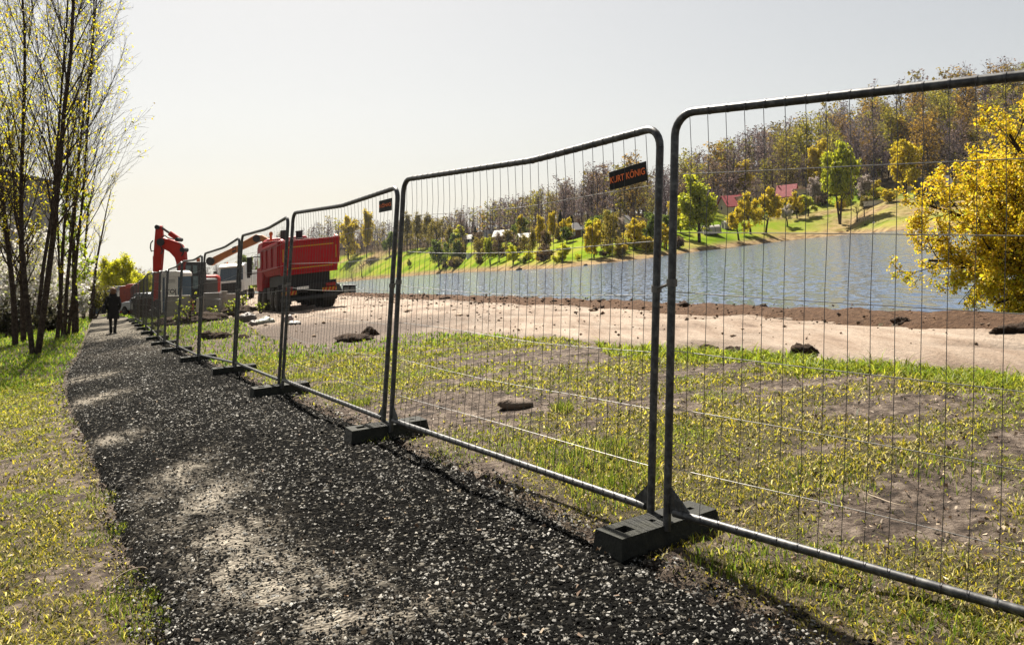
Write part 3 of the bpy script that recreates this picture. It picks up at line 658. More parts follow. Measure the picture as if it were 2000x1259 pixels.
def field():
    X, Y = sample_view(420000, 2.75, 17, -150, 2060, .9)
    right = ~in_poly(X, Y, path_poly) & ~in_poly(X, Y, road_poly) & (lake_side(X, Y) < -.4)
    g = grass_mask(X, Y); dn = dist_line(X, Y, road_near); tall = sstep(1.0, .15, dn) * (X > 1.2) * sstep(.3, .5, fbm(X * 1.3, Y * 1.3, 9))
    left = X < np.interp(Y, path_left[:, 1], path_left[:, 0])
    keep = right & (RG.random(len(X)) < np.clip(g * .62 + tall * .9 + .015 + .05 * left, 0, 1))
    X, Y, tall, left = X[keep], Y[keep], tall[keep], left[keep]; n = len(X)
    lod = np.clip(Y / 4.2, .8, 4)
    cl = fbm(X * 2.3, Y * 2.3, 44)
    H = RG.uniform(.010, .034, n) * (.45 + 1.1 * cl) * np.where(RG.random(n) < .08, 1.8, 1) * (1 + 1.3 * tall) * (1 + .3 * (lod - 1)) * np.where(left, 1.1, 1)
    Wd = RG.uniform(.004, .009, n) * lod
    col = mixcol(n, [(.42, .34, .03), (.24, .24, .025), (.48, .39, .19), (.07, .075, .018), (.55, .42, .06)], [.25, .17, .27, .18, .13])
    greener = (.85 * sstep(.52, .70, fbm(X * 1.7, Y * 1.7, 45)) * .6 + tall + .30 * sstep(6, 11, Y))[:, None]
    col = col * (1 - np.clip(greener, 0, .85)) + mixcol(n, [(.14, .22, .018), (.25, .30, .025), (.34, .34, .03)], [.3, .4, .3]) * np.clip(greener, 0, .85)
    blades('grass', X, Y, surface_z(X, Y) - .003, H, Wd, col, M_grass, 1.5, 'short tufted yellow-green grass on the bank beside the path')
field()
def far_grass():
    X, Y = sample_view(70000, 15, 75, -60, 1100, .9)
    ok = ~in_poly(X, Y, path_poly) & ~in_poly(X, Y, road_poly) & (lake_side(X, Y) < -.8) & (RG.random(len(X)) < .35 + .65 * grass_mask(X, Y))
    X, Y = X[ok], Y[ok]; n = len(X)
    col = mixcol(n, [(.26, .32, .03), (.14, .24, .02), (.36, .34, .06), (.08, .13, .02)], [.4, .33, .15, .12])
    blades('meadow_grass', X, Y, gz(X, Y) - .01, RG.uniform(.04, .11, n) * (.7 + Y / 40), RG.uniform(.015, .035, n) * (.4 + Y / 30), col, M_grass, .9, 'fresh green grass under the trees and behind the fence')
far_grass()
# ---- taller tufts along the fence and path edge
def tufts():
    spots = [(1100, 800, .10, .12), (1090, 905, .18, .1), (1180, 890, .2, .14), (1150, 930, .2, .12), (700, 790, .12, .1), (740, 855, .2, .1), (900, 880, .25, .07), (1010, 880, .2, .08), (1240, 930, .2, .12), (1180, 970, .2, .12), (1420, 1090, .2, .08), (1500, 1120, .2, .08), (1600, 1120, .25, .07), (1750, 1180, .25, .07), (1880, 1240, .2, .08), (230, 1150, .16, .05), (260, 1180, .12, .07), (200, 1040, .14, .05), (190, 980, .16, .05), (290, 1220, .12, .06), (1590, 940, .3, .07), (1850, 920, .25, .07), (1340, 850, .2, .06), (640, 760, .3, .09), (590, 740, .3, .09)]
    A = []
    for x, y, r, h in spots:
        q = gp(x, y); k = 260; rr = r * np.sqrt(RG.random(k)); a = RG.uniform(0, 6.28, k)
        A.append(np.stack([q[0] + rr * np.cos(a), q[1] + 1.6 * rr * np.sin(a), RG.uniform(.35, 1.1, k) * h], -1))
    A = np.concatenate(A); X, Y, H = A.T; n = len(X)
    col = mixcol(n, [(.12, .17, .02), (.22, .25, .03), (.36, .31, .08), (.07, .10, .015)], [.3, .3, .25, .15])
    blades('tall_grass', X, Y, surface_z(X, Y) - .005, H, RG.uniform(.004, .008, n), col, M_grass, .8, 'longer grass tufts at the foot of the fence and path edge')
tufts()
def litter():
    X, Y = sample_view(9000, 2.75, 11, -100, 2050)
    ok = ~in_poly(X, Y, road_poly) & (RG.random(len(X)) < np.where(in_poly(X, Y, path_poly), .10, .9)); X, Y = X[ok], Y[ok]; n = len(X)
    L = RG.uniform(.006, .026, n); w = L * RG.uniform(.12, .6, n); a = RG.uniform(0, 6.28, n)
    ux, uy = np.cos(a) * L / 2, np.sin(a) * L / 2; vx, vy = -np.sin(a) * w / 2, np.cos(a) * w / 2
    z = surface_z(X, Y) + .012 + np.where(in_poly(X, Y, path_poly), .04, 0); t = RG.normal(0, .007, (n, 4))
    V = np.stack([np.stack([X - ux - vx, Y - uy - vy, z + t[:, 0]], -1), np.stack([X + ux - vx, Y + uy - vy, z + t[:, 1]], -1), np.stack([X + ux + vx, Y + uy + vy, z + t[:, 2]], -1), np.stack([X - ux + vx, Y - uy + vy, z + t[:, 3]], -1)], 1)
    col = mixcol(n, [(.36, .28, .19), (.20, .13, .08), (.42, .36, .28), (.10, .06, .035)], [.35, .35, .12, .18])
    link('leaf_litter', np_mesh('leaf_litter', V, quads=np.arange(n * 4).reshape(-1, 4), col=np.repeat(col, 4, 0)), leaf_mat('dry_litter', .1, .7), kind='stuff', label='dry leaf and straw bits scattered over the grass', category='litter')
litter()
# ---- clods of earth lying on the bank and road
def lump_mesh(name, R, seed, n=18, m=10, rough=.35, flat=.6):
    rr = np.random.default_rng(seed); th = np.linspace(0, 2 * np.pi, n, endpoint=False); ph = np.linspace(-.5 * np.pi, .5 * np.pi, m)
    TH, PH = np.meshgrid(th, ph); d = np.stack([np.cos(PH) * np.cos(TH), np.cos(PH) * np.sin(TH), np.sin(PH)], -1)
    k = 1 + rough * (fbm(d[..., 0] * 2.2 + seed, d[..., 1] * 2.2 + d[..., 2] * 1.7, seed) - .5) * 2 + rough * .5 * (fbm(d[..., 0] * 6 + d[..., 2] * 3, d[..., 1] * 6 - seed, seed + 3) - .5) * 2
    V = (d * k[..., None] * np.array([1, 1, flat]) * R); V = V.reshape(-1, 3); i = np.arange(n * m).reshape(m, n); j = np.roll(i, -1, 1)
    return np_mesh(name, V, quads=np.stack([i[:-1], j[:-1], j[1:], i[1:]], -1).reshape(-1, 4), smooth=True)
M_clod = soil_material('clod_soil', (.02, .014, .01), (.075, .05, .035), (.17, .12, .085), 30)
CLODS = [(1568, 692, .12, .8, 'round tuft-topped clod of dark earth at the road edge'), (1435, 686, .10, .5, 'low dark clod left of the tuft-topped clod'), (1385, 684, .11, .5, 'leftmost dark clod behind the nearest fence panel'), (695, 662, .36, .25, 'long dark ridge of dug earth in front of the truck'), (722, 655, .2, .7, 'upright dark clod on the end of the long earth ridge'), (407, 662, .26, .7, 'rounded dark earth clod in the green grass before the concrete walls'), (436, 660, .22, .6, 'second dark earth clod in the grass, beside the fence post'), (425, 655, .12, .7, 'small dark clod between the two larger clods in the grass'), (475, 660, .16, .5, 'flat dark clod right of the fence post in the grass'), (1760, 633, .12, .6, 'dark clod on the soil bank under the yellow tree'), (1985, 655, .2, .5, 'dark clod on the soil bank at the right photo edge'), (870, 586, .22, .5, 'dark hump on the soil bank by the water'), (1490, 601, .10, .6, 'dark hump on the soil bank right of the fence joint')]
for k, (x, y, r, fl, lab) in enumerate(CLODS):
    q = gp(x, y); o = link('earth_clod', lump_mesh('earth_clod', r, 20 + k, rough=.6, flat=fl, n=26, m=16), M_clod, label=lab, category='clod', group='clods of dug earth')
    o.location = (q[0], q[1], q[2] + r * fl * .15); o.rotation_euler = (0, 0, k * 1.3)
q = gp(1008, 798); M_rock = paint('brown_stone', (.20, .14, .10), .85, 0, .5, 14, .6)
o = link('stone', lump_mesh('stone', .15, 91, rough=.25, flat=.42), M_rock, label='flat brown stone lying in the grass behind the second fence panel', category='stone'); o.location = (q[0], q[1], q[2] + .04); o.scale = (1.1, .8, 1)
# small crumbs on the road and bank
def crumbs():
    k = 2600; i = RG.integers(0, 640, k); o = RG.normal(.2, .5, k); X = BA[i, 0] + nrm[i, 0] * o + RG.normal(0, .1, k); Y = BA[i, 1] + nrm[i, 1] * o + RG.normal(0, .1, k)
    j = RG.integers(0, RX.shape[0], 1500); t = RG.integers(0, 60, 1500); X = np.r_[X, RX[j, t] + RG.normal(0, .1, 1500)]; Y = np.r_[Y, RY[j, t] + RG.normal(0, .1, 1500)]
    n = len(X); s = np.exp(RG.normal(-4.2, .45, n)) * np.clip(Y / 12, .7, 2)
    base = np.array([[1, 0, 0], [-1, 0, 0], [0, 1, 0], [0, -1, 0], [0, 0, 1], [0, 0, -1]], float); tri = np.array([[0, 2, 4], [2, 1, 4], [1, 3, 4], [3, 0, 4], [2, 0, 5], [1, 2, 5], [3, 1, 5], [0, 3, 5]])
    V = (base[None] * (1 + RG.normal(0, .3, (n, 6, 1))) + RG.normal(0, .2, (n, 6, 3))) * s[:, None, None]; V[..., 2] *= .7
    off = np.r_[o, np.full(1500, -9)]; zb = gz(X, Y) + .03 + np.where(off > -1, np.interp(off, [-.15, .05, .3, .6, 1.0, 1.6], [0, .03, .08, .10, .04, -.3]), 0)
    V += np.stack([X, Y, zb], -1)[:, None]
    col = mixcol(n, [(.11, .065, .04), (.05, .03, .02), (.24, .17, .12)], [.5, .25, .25]); col[2600:] = mixcol(1500, [(.3, .22, .16), (.12, .08, .05)], [.5, .5])
    link('soil_crumbs', np_mesh('soil_crumbs', V, tris=(tri[None] + 6 * np.arange(n)[:, None, None]).reshape(-1, 3), col=np.repeat(col, 6, 0)), leaf_mat('crumb_soil', 0, .95, spec=.1), kind='stuff', label='crumbs of brown soil on the bank and dirt road', category='soil')
crumbs()
# ================================================================== TREES
def grow_tree(seed, H, r0, trunk_frac=1.0, lev=4, nchild=(12, 7, 5, 3), ang=(38, 38, 42, 45), ratio=(.5, .5, .5, .5), start=(.3, .2, .15, .1), up=(.0, .10, .08, .05), wob=(.05, .1, .14, .18), lean=(0, 0), droop=0.0, taper=.75, stems=None, nseg=(9, 6, 5, 3), brr=(.42, .62)):
    """skeleton of a tree: segments (p0, p1, r0, r1, level) and the twig points that carry leaves"""
    rr = random.Random(seed); segs = []; tips = []
    def branch(p, d, L, r, l):
        n = nseg[l]; step = L / n; q = np.array(p, float); d = np.array(d, float); pts = [(q.copy(), d.copy(), r)]
        for i in range(n):
            d = d + np.array([rr.gauss(0, wob[l]), rr.gauss(0, wob[l]), rr.gauss(0, wob[l]) + up[l] - (droop * (i / n) if l >= 1 else 0)]); d /= np.linalg.norm(d)
            q2 = q + d * step; f = (i + 1) / n; r2 = r * (1 - taper * f) + .0015
            segs.append((q.copy(), q2.copy(), pts[-1][2], r2, l)); q = q2; pts.append((q.copy(), d.copy(), r2))
            if l == lev - 1: tips.append((q.copy(), d.copy()))
        if l == lev - 1: return
        for k in range(nchild[l]):
            f = start[l] + (1 - start[l]) * ((k + rr.random()) / nchild[l]); j = min(n - 1, int(f * n)); t = f * n - j
            a, da, ra = pts[j]; b = pts[j + 1][0]; base = a * (1 - t) + b * t
            az = rr.uniform(0, 6.283) if l else k * 2.4 + rr.uniform(-.5, .5); u, w = frame_of(da); th = math.radians(ang[l] * rr.uniform(.65, 1.3))
            dd = da * math.cos(th) + (u * math.cos(az) + w * math.sin(az)) * math.sin(th)
            branch(base, dd, L * ratio[l] * (1 - .45 * f) * rr.uniform(.75, 1.2), max(.002, ra * rr.uniform(*(brr if l else (brr[0] * .75, brr[1] * .75)))), l + 1)
    for (off, d, hf, rf) in (stems or [((0, 0, 0), (lean[0], lean[1], 1), 1.0, 1.0)]):
        dd = np.array(d, float); dd /= np.linalg.norm(dd); branch(np.array(off, float), dd, H * hf, r0 * rf, 0)
    return segs, tips
def seg_mesh(name, segs, minr=0.0, ns=(7, 5, 4, 3, 3)):
    Vs, Qs, n0 = [], [], 0
    for l in sorted({s[4] for s in segs}):
        g = [s for s in segs if s[4] == l]; n = ns[l]
        p0 = np.array([s[0] for s in g]); p1 = np.array([s[1] for s in g]); r0 = np.maximum([s[2] for s in g], minr); r1 = np.maximum([s[3] for s in g], minr)
        d = p1 - p0; d /= np.linalg.norm(d, axis=1)[:, None] + 1e-9; a = np.where(np.abs(d[:, 2:3]) < .9, [[0, 0, 1.0]], [[1.0, 0, 0]]); u = np.cross(a, d); u /= np.linalg.norm(u, axis=1)[:, None]; w = np.cross(d, u)
        an = np.arange(n) / n * 2 * np.pi; ring = np.cos(an)[None, :, None] * u[:, None] + np.sin(an)[None, :, None] * w[:, None]
        V = np.stack([p0[:, None] + ring * r0[:, None, None], p1[:, None] + ring * r1[:, None, None]], 1); m = len(g); i = n0 + np.arange(m)[:, None] * 2 * n; k = np.arange(n)[None]; k2 = (k + 1) % n
        Vs.append(V.reshape(-1, 3)); Qs.append(np.stack([i + k, i + k2, i + n + k2, i + n + k], -1).reshape(-1, 4)); n0 += m * 2 * n
    return np_mesh(name, np.concatenate(Vs), quads=np.concatenate(Qs), smooth=True)
def leaf_mesh(name, pos, size, col, elong=1.5, rng=RG, hang=0.0):
    n = len(pos); d = rng.normal(0, 1, (n, 3)); d[:, 2] = d[:, 2] * (1 - hang) - hang * 2.0; d /= np.linalg.norm(d, axis=1)[:, None]
    a = rng.normal(0, 1, (n, 3)); u = np.cross(a, d); u /= np.linalg.norm(u, axis=1)[:, None]; s = np.broadcast_to(size, (n,))[:, None]
    V = np.stack([pos - d * s * elong / 2, pos + u * s * .5, pos + d * s * elong / 2, pos - u * s * .5], 1)
    return np_mesh(name, V, quads=np.arange(4 * n).reshape(-1, 4), col=np.repeat(col, 4, 0))
def scatter(tips, k, spread, rng=RG):
    T = np.array([t[0] for t in tips]); i = rng.integers(0, len(T), k); return T[i] + rng.normal(0, spread, (k, 3))
M_bark = soil_material('dark_bark', (.018, .013, .010), (.075, .055, .042), (.19, .145, .11), 9)
M_bark_grey = soil_material('grey_bark', (.03, .026, .024), (.085, .072, .065), (.17, .145, .13), 2)
M_leaf = leaf_mat('tree_leaf', .5, .55)
M_yleaf = leaf_mat('yellow_leaf', .5, .55, tint=(1.5, 1.52, 1.15))
M_bloss = leaf_mat('blossom', .4, .7, tint=(1.3, 1.3, 1.3))
def tree(name, label, cat, loc, segs, leaves, bark, lmat, minr=.003, crown='crown', group=None, twig=False):
    th = bpy.data.objects.new(name, None); C.objects.link(th); th.location = loc; th['label'] = label; th['category'] = cat
    if group: th['group'] = group
    tr = [s for s in segs if s[4] == 0]; br = [s for s in segs if s[4] > 0]
    link('trunk', seg_mesh('trunk', tr, minr), bark, th)
    if br: link('branches', seg_mesh('branches', br, minr), bark, th, kind='stuff')
    if leaves is not None: link(crown, leaves, lmat, th, kind='stuff')
    return th
# ---- the budding trees beside the path
YB = [(.78, .62, .02), (.66, .60, .03), (.55, .55, .06), (.80, .52, .02)]
def bud_tree(label, px, seed, H, r0, stems=None, buds=2600, lean=(0, 0), lev=4, nch=(34, 9, 6, 2), size=.066, Y=None, pal=YB, ratio=(.25, .46, .5, .5), start=(.20, .12, .1, .1), minr=.0032, name='budding_tree', ang=(34, 30, 34, 38), up=(.02, .13, .09, .06)):
    q = gp(*px) if Y is None else ground_at(px[0], Y)
    segs, tips = grow_tree(seed, H, r0, lev=lev, nchild=nch, stems=stems, lean=lean, ratio=ratio, start=start, ang=ang, up=up, wob=(.035, .07, .1, .14), taper=.86, brr=(.36, .55), nseg=(9, 6, 4, 2))
    pos = scatter(tips, buds, .035); col = mixcol(buds, pal, [.3, .3, .25, .15], .2)
    return tree(name, label, 'tree', q.tolist(), segs, leaf_mesh('buds', pos, RG.uniform(.6, 1.3, buds) * size, col, 1.3), M_bark, M_yleaf, minr, 'buds', 'budding trees left of the path')
bud_tree('big forked budding tree with two dark trunks, nearest on the left', (64, 693), 3, 15.5, .095, [((0, 0, 0), (-.17, .05, 1), .98, .85), ((.12, .05, 0), (.13, 0, 1), 1.05, 1.0), ((.1, .1, 1.2), (.02, .2, 1), .9, .6)], 3800)
bud_tree('tall slim budding tree close to the path edge, right of the forked tree', (126, 656), 8, 17.0, .085, [((0, 0, 0), (-.01, 0, 1), 1.0, .9), ((.1, .1, 0), (.04, 0.05, 1), 1.0, .8), ((-.15, .1, 0), (-.08, 0.05, 1), .9, .6)], 3800)
bud_tree('crooked small tree with light green leaves at the path edge', (147, 652), 21, 6.2, .15, None, 2600, (-.05, 0), pal=[(.40, .46, .03), (.30, .42, .03), (.5, .5, .04), (.2, .3, .02)], nch=(9, 7, 5, 3), ang=(50, 45, 45, 45), size=.075)
bud_tree('budding tree cut by the left photo edge, branches over the lawn', (-30, 690), 35, 15.0, .11, [((0, 0, 0), (.12, 0, 1), 1, 1), ((0, .1, 0), (-.1, .1, 1), .9, .8)], 2600)
bud_tree('thin leaning budding tree at the far left photo edge', (30, 675), 14, 12.5, .11, None, 2200, (-.10, .02))
bud_tree('short dark trunk with few buds behind the forked tree', (46, 668), 17, 9.0, .11, None, 1500, (.02, .05))
bud_tree('slender bare sapling beside the crooked tree', (112, 662), 23, 10.0, .08, None, 900, (.03, 0), nch=(12, 6, 4, 2))
bud_tree('thin bare tree far back where the path ends, leaning right', (176, 0), 27, 9.5, .13, None, 500, (.16, 0), Y=62, nch=(10, 6, 4, 3))
bud_tree('pale bare tree far back left of the path end', (163, 0), 28, 12.5, .14, None, 500, (.0, 0), Y=66, nch=(12, 7, 5, 3))
# ---- white blossom and dark shrubs behind them
def shrub(name, label, cat, loc, H, Wd, seed, pal, p, nleaf, size, bark=M_bark, lmat=None, group=None, stems=7, crown='crown', hang=0.0):
    rr = random.Random(seed); st = []
    for k in range(stems):
        a = k * 2.4 + rr.random(); t = rr.uniform(.1, .9) * Wd / H
        st.append(((rr.uniform(-.1, .1) * Wd, rr.uniform(-.1, .1) * Wd, 0), (math.cos(a) * t, math.sin(a) * t, 1), rr.uniform(.7, 1.05), rr.uniform(.6, 1)))
    segs, tips = grow_tree(seed, H * .92, .05 + H * .006, lev=3, nchild=(7, 5, 3), ang=(38, 42, 45), ratio=(.42, .5, .5), start=(.18, .1, .1), up=(.0, .04, .03), wob=(.08, .12, .16), stems=st, nseg=(6, 4, 3))
    pos = scatter(tips, nleaf, H * .035); pos[:, 2] = np.maximum(pos[:, 2], .05)
    return tree(name, label, cat, loc, segs, leaf_mesh(crown, pos, RG.uniform(.6, 1.4, nleaf) * size, mixcol(nleaf, pal, p), 1.4, hang=hang), bark, lmat or M_leaf, .006, crown, group)
WH = [(.76, .71, .64), (.8, .76, .70), (.62, .58, .48), (.38, .42, .14)]
for k, (x, Y, H, Wd, lab) in enumerate([(92, 54, 5.2, 4.2, 'white blossoming shrub behind the slim budding tree'), (55, 50, 6.0, 5, 'white blossoming shrub seen through the forked trunk'), (5, 47, 6.5, 5, 'white blossoming shrub at the left photo edge'), (140, 62, 3.4, 2.4, 'small white blossoming shrub near the path end')]):
    shrub('blossom_shrub', lab, 'shrub', ground_at(x, Y).tolist(), H, Wd, 60 + k, WH, [.35, .3, .2, .15], 4200, .13, lmat=M_bloss, group='white blossoming shrubs')
for k, (x, Y, H, Wd, lab) in enumerate([(15, 42, 2.0, 3.2, 'low dark leafless bush at the left photo edge'), (100, 44, 1.5, 2.6, 'low dark bush behind the slim budding tree'), (182, 66, 2.8, 2.2, 'olive bush beside the end of the path')]):
    shrub('bush', lab, 'bush', ground_at(x, Y).tolist(), H, Wd, 70 + k, [(.05, .05, .025), (.10, .09, .04), (.03, .03, .02)] if k < 2 else [(.3, .28, .04), (.2, .2, .04), (.12, .1, .05)], [.4, .3, .3], 1800, .11, group='bushes along the left side')
# ---- big yellow tree over the water on the right
def yellow_tree():
    Y = 14.0; q = np.array([(2140 - CX) / F * Y, Y, 0]); q[2] = float(gz(q[0], q[1])) - .75
    st = [((0, 0, 0), (-.12, 0, 1), .82, 1), ((0, 0, .4), (-.75, -.1, .55), .84, .7), ((0, 0, .7), (-.55, .3, .75), .78, .7), ((0, 0, .6), (-.95, .15, .30), .82, .6), ((0, 0, .9), (.5, -.2, .7), .6, .7), ((0, 0, .8), (-.35, -.5, .7), .64, .6), ((0, 0, .75), (-.95, -.2, .12), .66, .5), ((0, 0, .8), (-.55, .1, .8), .86, .7), ((0, 0, .7), (-.9, .35, .0), .5, .45), ((0, 0, .6), (-.85, -.4, .42), .78, .55), ((0, 0, .7), (-.3, .2, .9), .84, .6), ((0, 0, .5), (-.8, .1, -.1), .42, .4), ((0, 0, .8), (-.8, .1, .62), .9, .6), ((0, 0, .9), (-.85, .0, .08), .74, .5), ((0, 0, .8), (-.75, -.2, -.08), .62, .45)]
    segs, tips = grow_tree(5, 3.15, .12, lev=4, nchild=(12, 7, 5, 2), ang=(42, 42, 45, 45), ratio=(.46, .5, .5, .5), start=(.2, .15, .1, .1), up=(-.012, .05, .04, .03), wob=(.06, .1, .13, .16), stems=st, brr=(.36, .5))
    n = 78000; pos = scatter(tips, n, .035)
    col = mixcol(n, [(.62, .43, .02), (.68, .50, .025), (.50, .38, .03), (.40, .40, .04), (.6, .36, .07)], [.34, .26, .17, .12, .11], .18)
    low = pos[:, 2] < .9; col[low] = col[low] * np.array([.93, 1.0, 1.0])
    tree('yellow_leaf_tree', 'big tree with golden yellow young leaves hanging over the water at the right', 'tree', q.tolist(), segs, leaf_mesh('foliage', pos, RG.uniform(.5, 1.35, n) * .031, col, 1.5), M_bark, M_yleaf, .004, 'foliage')
yellow_tree()
# ================================================================== THE FAR SHORE: trees one can tell apart
def unit_skeleton(seed, kind):
    if kind == 'round': return grow_tree(seed, .82, .028, lev=4, nchild=(13, 6, 4, 2), ang=(48, 45, 45, 45), ratio=(.55, .5, .5, .5), start=(.11, .2, .1, .1), up=(0, .05, .03, .0), wob=(.04, .1, .14, .18), brr=(.4, .55), nseg=(7, 4, 3, 2))
    if kind == 'bush': return grow_tree(seed, .85, .02, lev=4, nchild=(10, 6, 4, 2), ang=(50, 48, 48, 45), ratio=(.55, .5, .5, .5), start=(.04, .15, .1, .1), up=(0, .04, .02, 0), wob=(.08, .12, .15, .18), brr=(.45, .6), nseg=(5, 4, 3, 2), stems=[((0, 0, 0), (.5, .1, 1), .9, 1), ((0, 0, 0), (-.4, .3, 1), 1, 1), ((0, 0, 0), (.0, -.5, 1), .85, 1), ((0, 0, 0), (-.2, .1, 1), 1, 1)])
    if kind == 'dome': return grow_tree(seed, .80, .03, lev=4, nchild=(18, 8, 5, 3), ang=(60, 50, 50, 45), ratio=(.68, .5, .5, .5), start=(.12, .2, .1, .1), up=(0, .05, .02, -.02), wob=(.05, .1, .14, .18), brr=(.45, .6), nseg=(7, 5, 3, 2))
    if kind == 'tall': return grow_tree(seed, .95, .020, lev=4, nchild=(20, 6, 4, 2), ang=(36, 40, 42, 45), ratio=(.36, .5, .5, .5), start=(.2, .15, .1, .1), up=(0, .09, .06, .03), wob=(.02, .1, .14, .18), brr=(.36, .5), nseg=(8, 4, 3, 2))
    if kind == 'weep': return grow_tree(seed, .88, .022, lev=4, nchild=(13, 7, 5, 1), ang=(40, 55, 60, 40), ratio=(.5, .42, .8, .6), start=(.3, .3, .2, .1), up=(0, .06, -.25, -.4), wob=(.04, .08, .1, .1), brr=(.4, .5), nseg=(7, 4, 4, 2), stems=[((0, 0, 0), (-.14, 0, 1), 1, 1), ((.02, 0, 0), (.10, .05, 1), .95, .9)])
    if kind == 'fruit': return grow_tree(seed, .75, .03, lev=4, nchild=(9, 6, 4, 2), ang=(55, 45, 45, 45), ratio=(.6, .5, .5, .5), start=(.35, .2, .1, .1), up=(0, .08, .05, .03), wob=(.08, .14, .16, .18), brr=(.45, .6), nseg=(6, 4, 3, 2))
def conifer_mesh(seed):
    rr = np.random.default_rng(seed); n = 3000; t = rr.random(n) ** .7; h = 1 - t * .94; rad = .26 * t * (0.75 + .5 * rr.random(n)) * (.8 + .2 * np.sin(h * 60)); a = rr.uniform(0, 6.283, n)
    pos = np.stack([rad * np.cos(a), rad * np.sin(a), h - rad * .35], -1); return pos
PROTO = {}; M_fleaf = leaf_mat('far_leaf', .5, .6, tint=(1.4, 1.35, 1.2))
def proto(kind, seed, n, size, pal, p, bark, lmat, spread=.03, hang=0.0, minr=.0022):
    segs, tips = unit_skeleton(seed, kind); w = [s for s in segs]; rng = np.random.default_rng(seed)
    me_t = seg_mesh('trunk', w, minr, (6, 4, 3, 3)); me_t.materials.append(bark); me_c = None
    if n:
        T = np.array([t[0] for t in tips]); pos = T[rng.integers(0, len(T), n)] + rng.normal(0, spread, (n, 3)); k = rng.choice(len(pal), n, p=p); col = np.clip(np.array(pal)[k] * np.exp(rng.normal(0, .22, (n, 1))), 0, .85)
        me_c = leaf_mesh('crown', pos, rng.uniform(.6, 1.4, n) * size, col, 1.5, rng, hang); me_c.materials.append(lmat)
    return me_t, me_c
GREEN = [(.40, .42, .025), (.32, .37, .03), (.48, .46, .03), (.16, .20, .02)]; Q4 = [.35, .3, .2, .15]
OLIVE = [(.26, .21, .035), (.18, .155, .03), (.34, .27, .04), (.10, .085, .03)]
YELL = [(.56, .43, .02), (.48, .40, .03), (.62, .46, .02), (.32, .28, .03)]
DARKG = [(.10, .15, .03), (.15, .20, .03), (.2, .24, .03), (.05, .08, .02)]
LIME = [(.56, .56, .02), (.48, .52, .02), (.62, .58, .03), (.36, .42, .02)]
BRON = [(.13, .085, .05), (.09, .06, .04), (.18, .12, .06), (.06, .045, .035)]
PINK = [(.40, .33, .29), (.46, .39, .34), (.32, .26, .22), (.18, .14, .1)]
WHIT = [(.62, .56, .48), (.52, .46, .38), (.68, .62, .55), (.3, .26, .18)]
CONI = [(.018, .035, .016), (.03, .055, .02), (.012, .022, .012), (.05, .075, .02)]
for nm, a in {'green': ('round', 1, 6500, .032, GREEN), 'green2': ('round', 2, 6000, .032, GREEN), 'lime': ('round', 3, 9000, .028, LIME), 'yellow': ('round', 4, 6000, .03, YELL), 'yellow2': ('tall', 5, 5500, .026, YELL), 'olive': ('tall', 6, 3800, .022, OLIVE), 'olive2': ('round', 7, 3800, .022, OLIVE),
              'darkgreen': ('round', 8, 6000, .03, DARKG), 'bronze': ('round', 9, 3600, .02, BRON), 'bare': ('tall', 10, 1200, .014, BRON), 'pink': ('round', 11, 5000, .028, PINK), 'white': ('fruit', 12, 3600, .03, WHIT), 'fruit': ('fruit', 13, 3000, .036, YELL), 'fruit2': ('fruit', 14, 3000, .036, GREEN), 'barefruit': ('fruit', 15, 0, .02, BRON)}.items():
    PROTO[nm] = proto(*a, Q4, M_bark if nm not in ('bare', 'barefruit') else M_bark_grey, M_fleaf if nm not in ('pink', 'white') else M_bloss)
for i_, (nm_, pl_) in enumerate((('bushy', YELL), ('busho', OLIVE), ('bushg', DARKG), ('bushl', LIME), ('bushb', BRON))): PROTO[nm_] = proto('bush', 80 + i_, 3600, .042, pl_, Q4, M_bark, M_fleaf)
PROTO['dome'] = proto('dome', 18, 26000, .021, LIME, Q4, M_bark, M_fleaf)
PROTO['willow'] = proto('weep', 16, 9000, .026, GREEN, Q4, M_bark, M_fleaf, .018, .7); PROTO['willow2'] = proto('weep', 17, 9000, .026, YELL, Q4, M_bark, M_fleaf, .018, .7)
for i_, nm in enumerate(('conifer', 'conifer2')):
    pos = conifer_mesh(30 + i_); me_c = leaf_mesh('crown', pos, .035, mixcol(len(pos), CONI, Q4), 2.2, hang=.5); me_c.materials.append(M_leaf)
    me_t = MB().tube([(0, 0, 0), (0, 0, .95)], [.018, .003], 6).mesh('trunk'); me_t.materials.append(M_bark); PROTO[nm] = (me_t, me_c)
def far_tree(kind, x, y, hpx, label, wide=1.0, group='trees along the far shore', name=None, Y=None, lift=0):
    q = fp(x, y) if Y is None else P(x, y, Y); H = hpx * q[1] / F
    e = bpy.data.objects.new(name or {'w': 'weeping_willow', 'c': 'conifer'}.get(kind[0] if kind[:3] in ('wil', 'con') else '', 'tree'), None); C.objects.link(e)
    e.location = q.tolist(); e.scale = (H * wide, H * wide, H); e.rotation_euler = (0, 0, (x * 7.3 + y) % 6.28); e['label'] = label; e['category'] = 'tree'; e['group'] = group
    me_t, me_c = PROTO[kind]; link('trunk', me_t, None, e)
    if me_c: link('crown', me_c, None, e, kind='stuff')
    return e
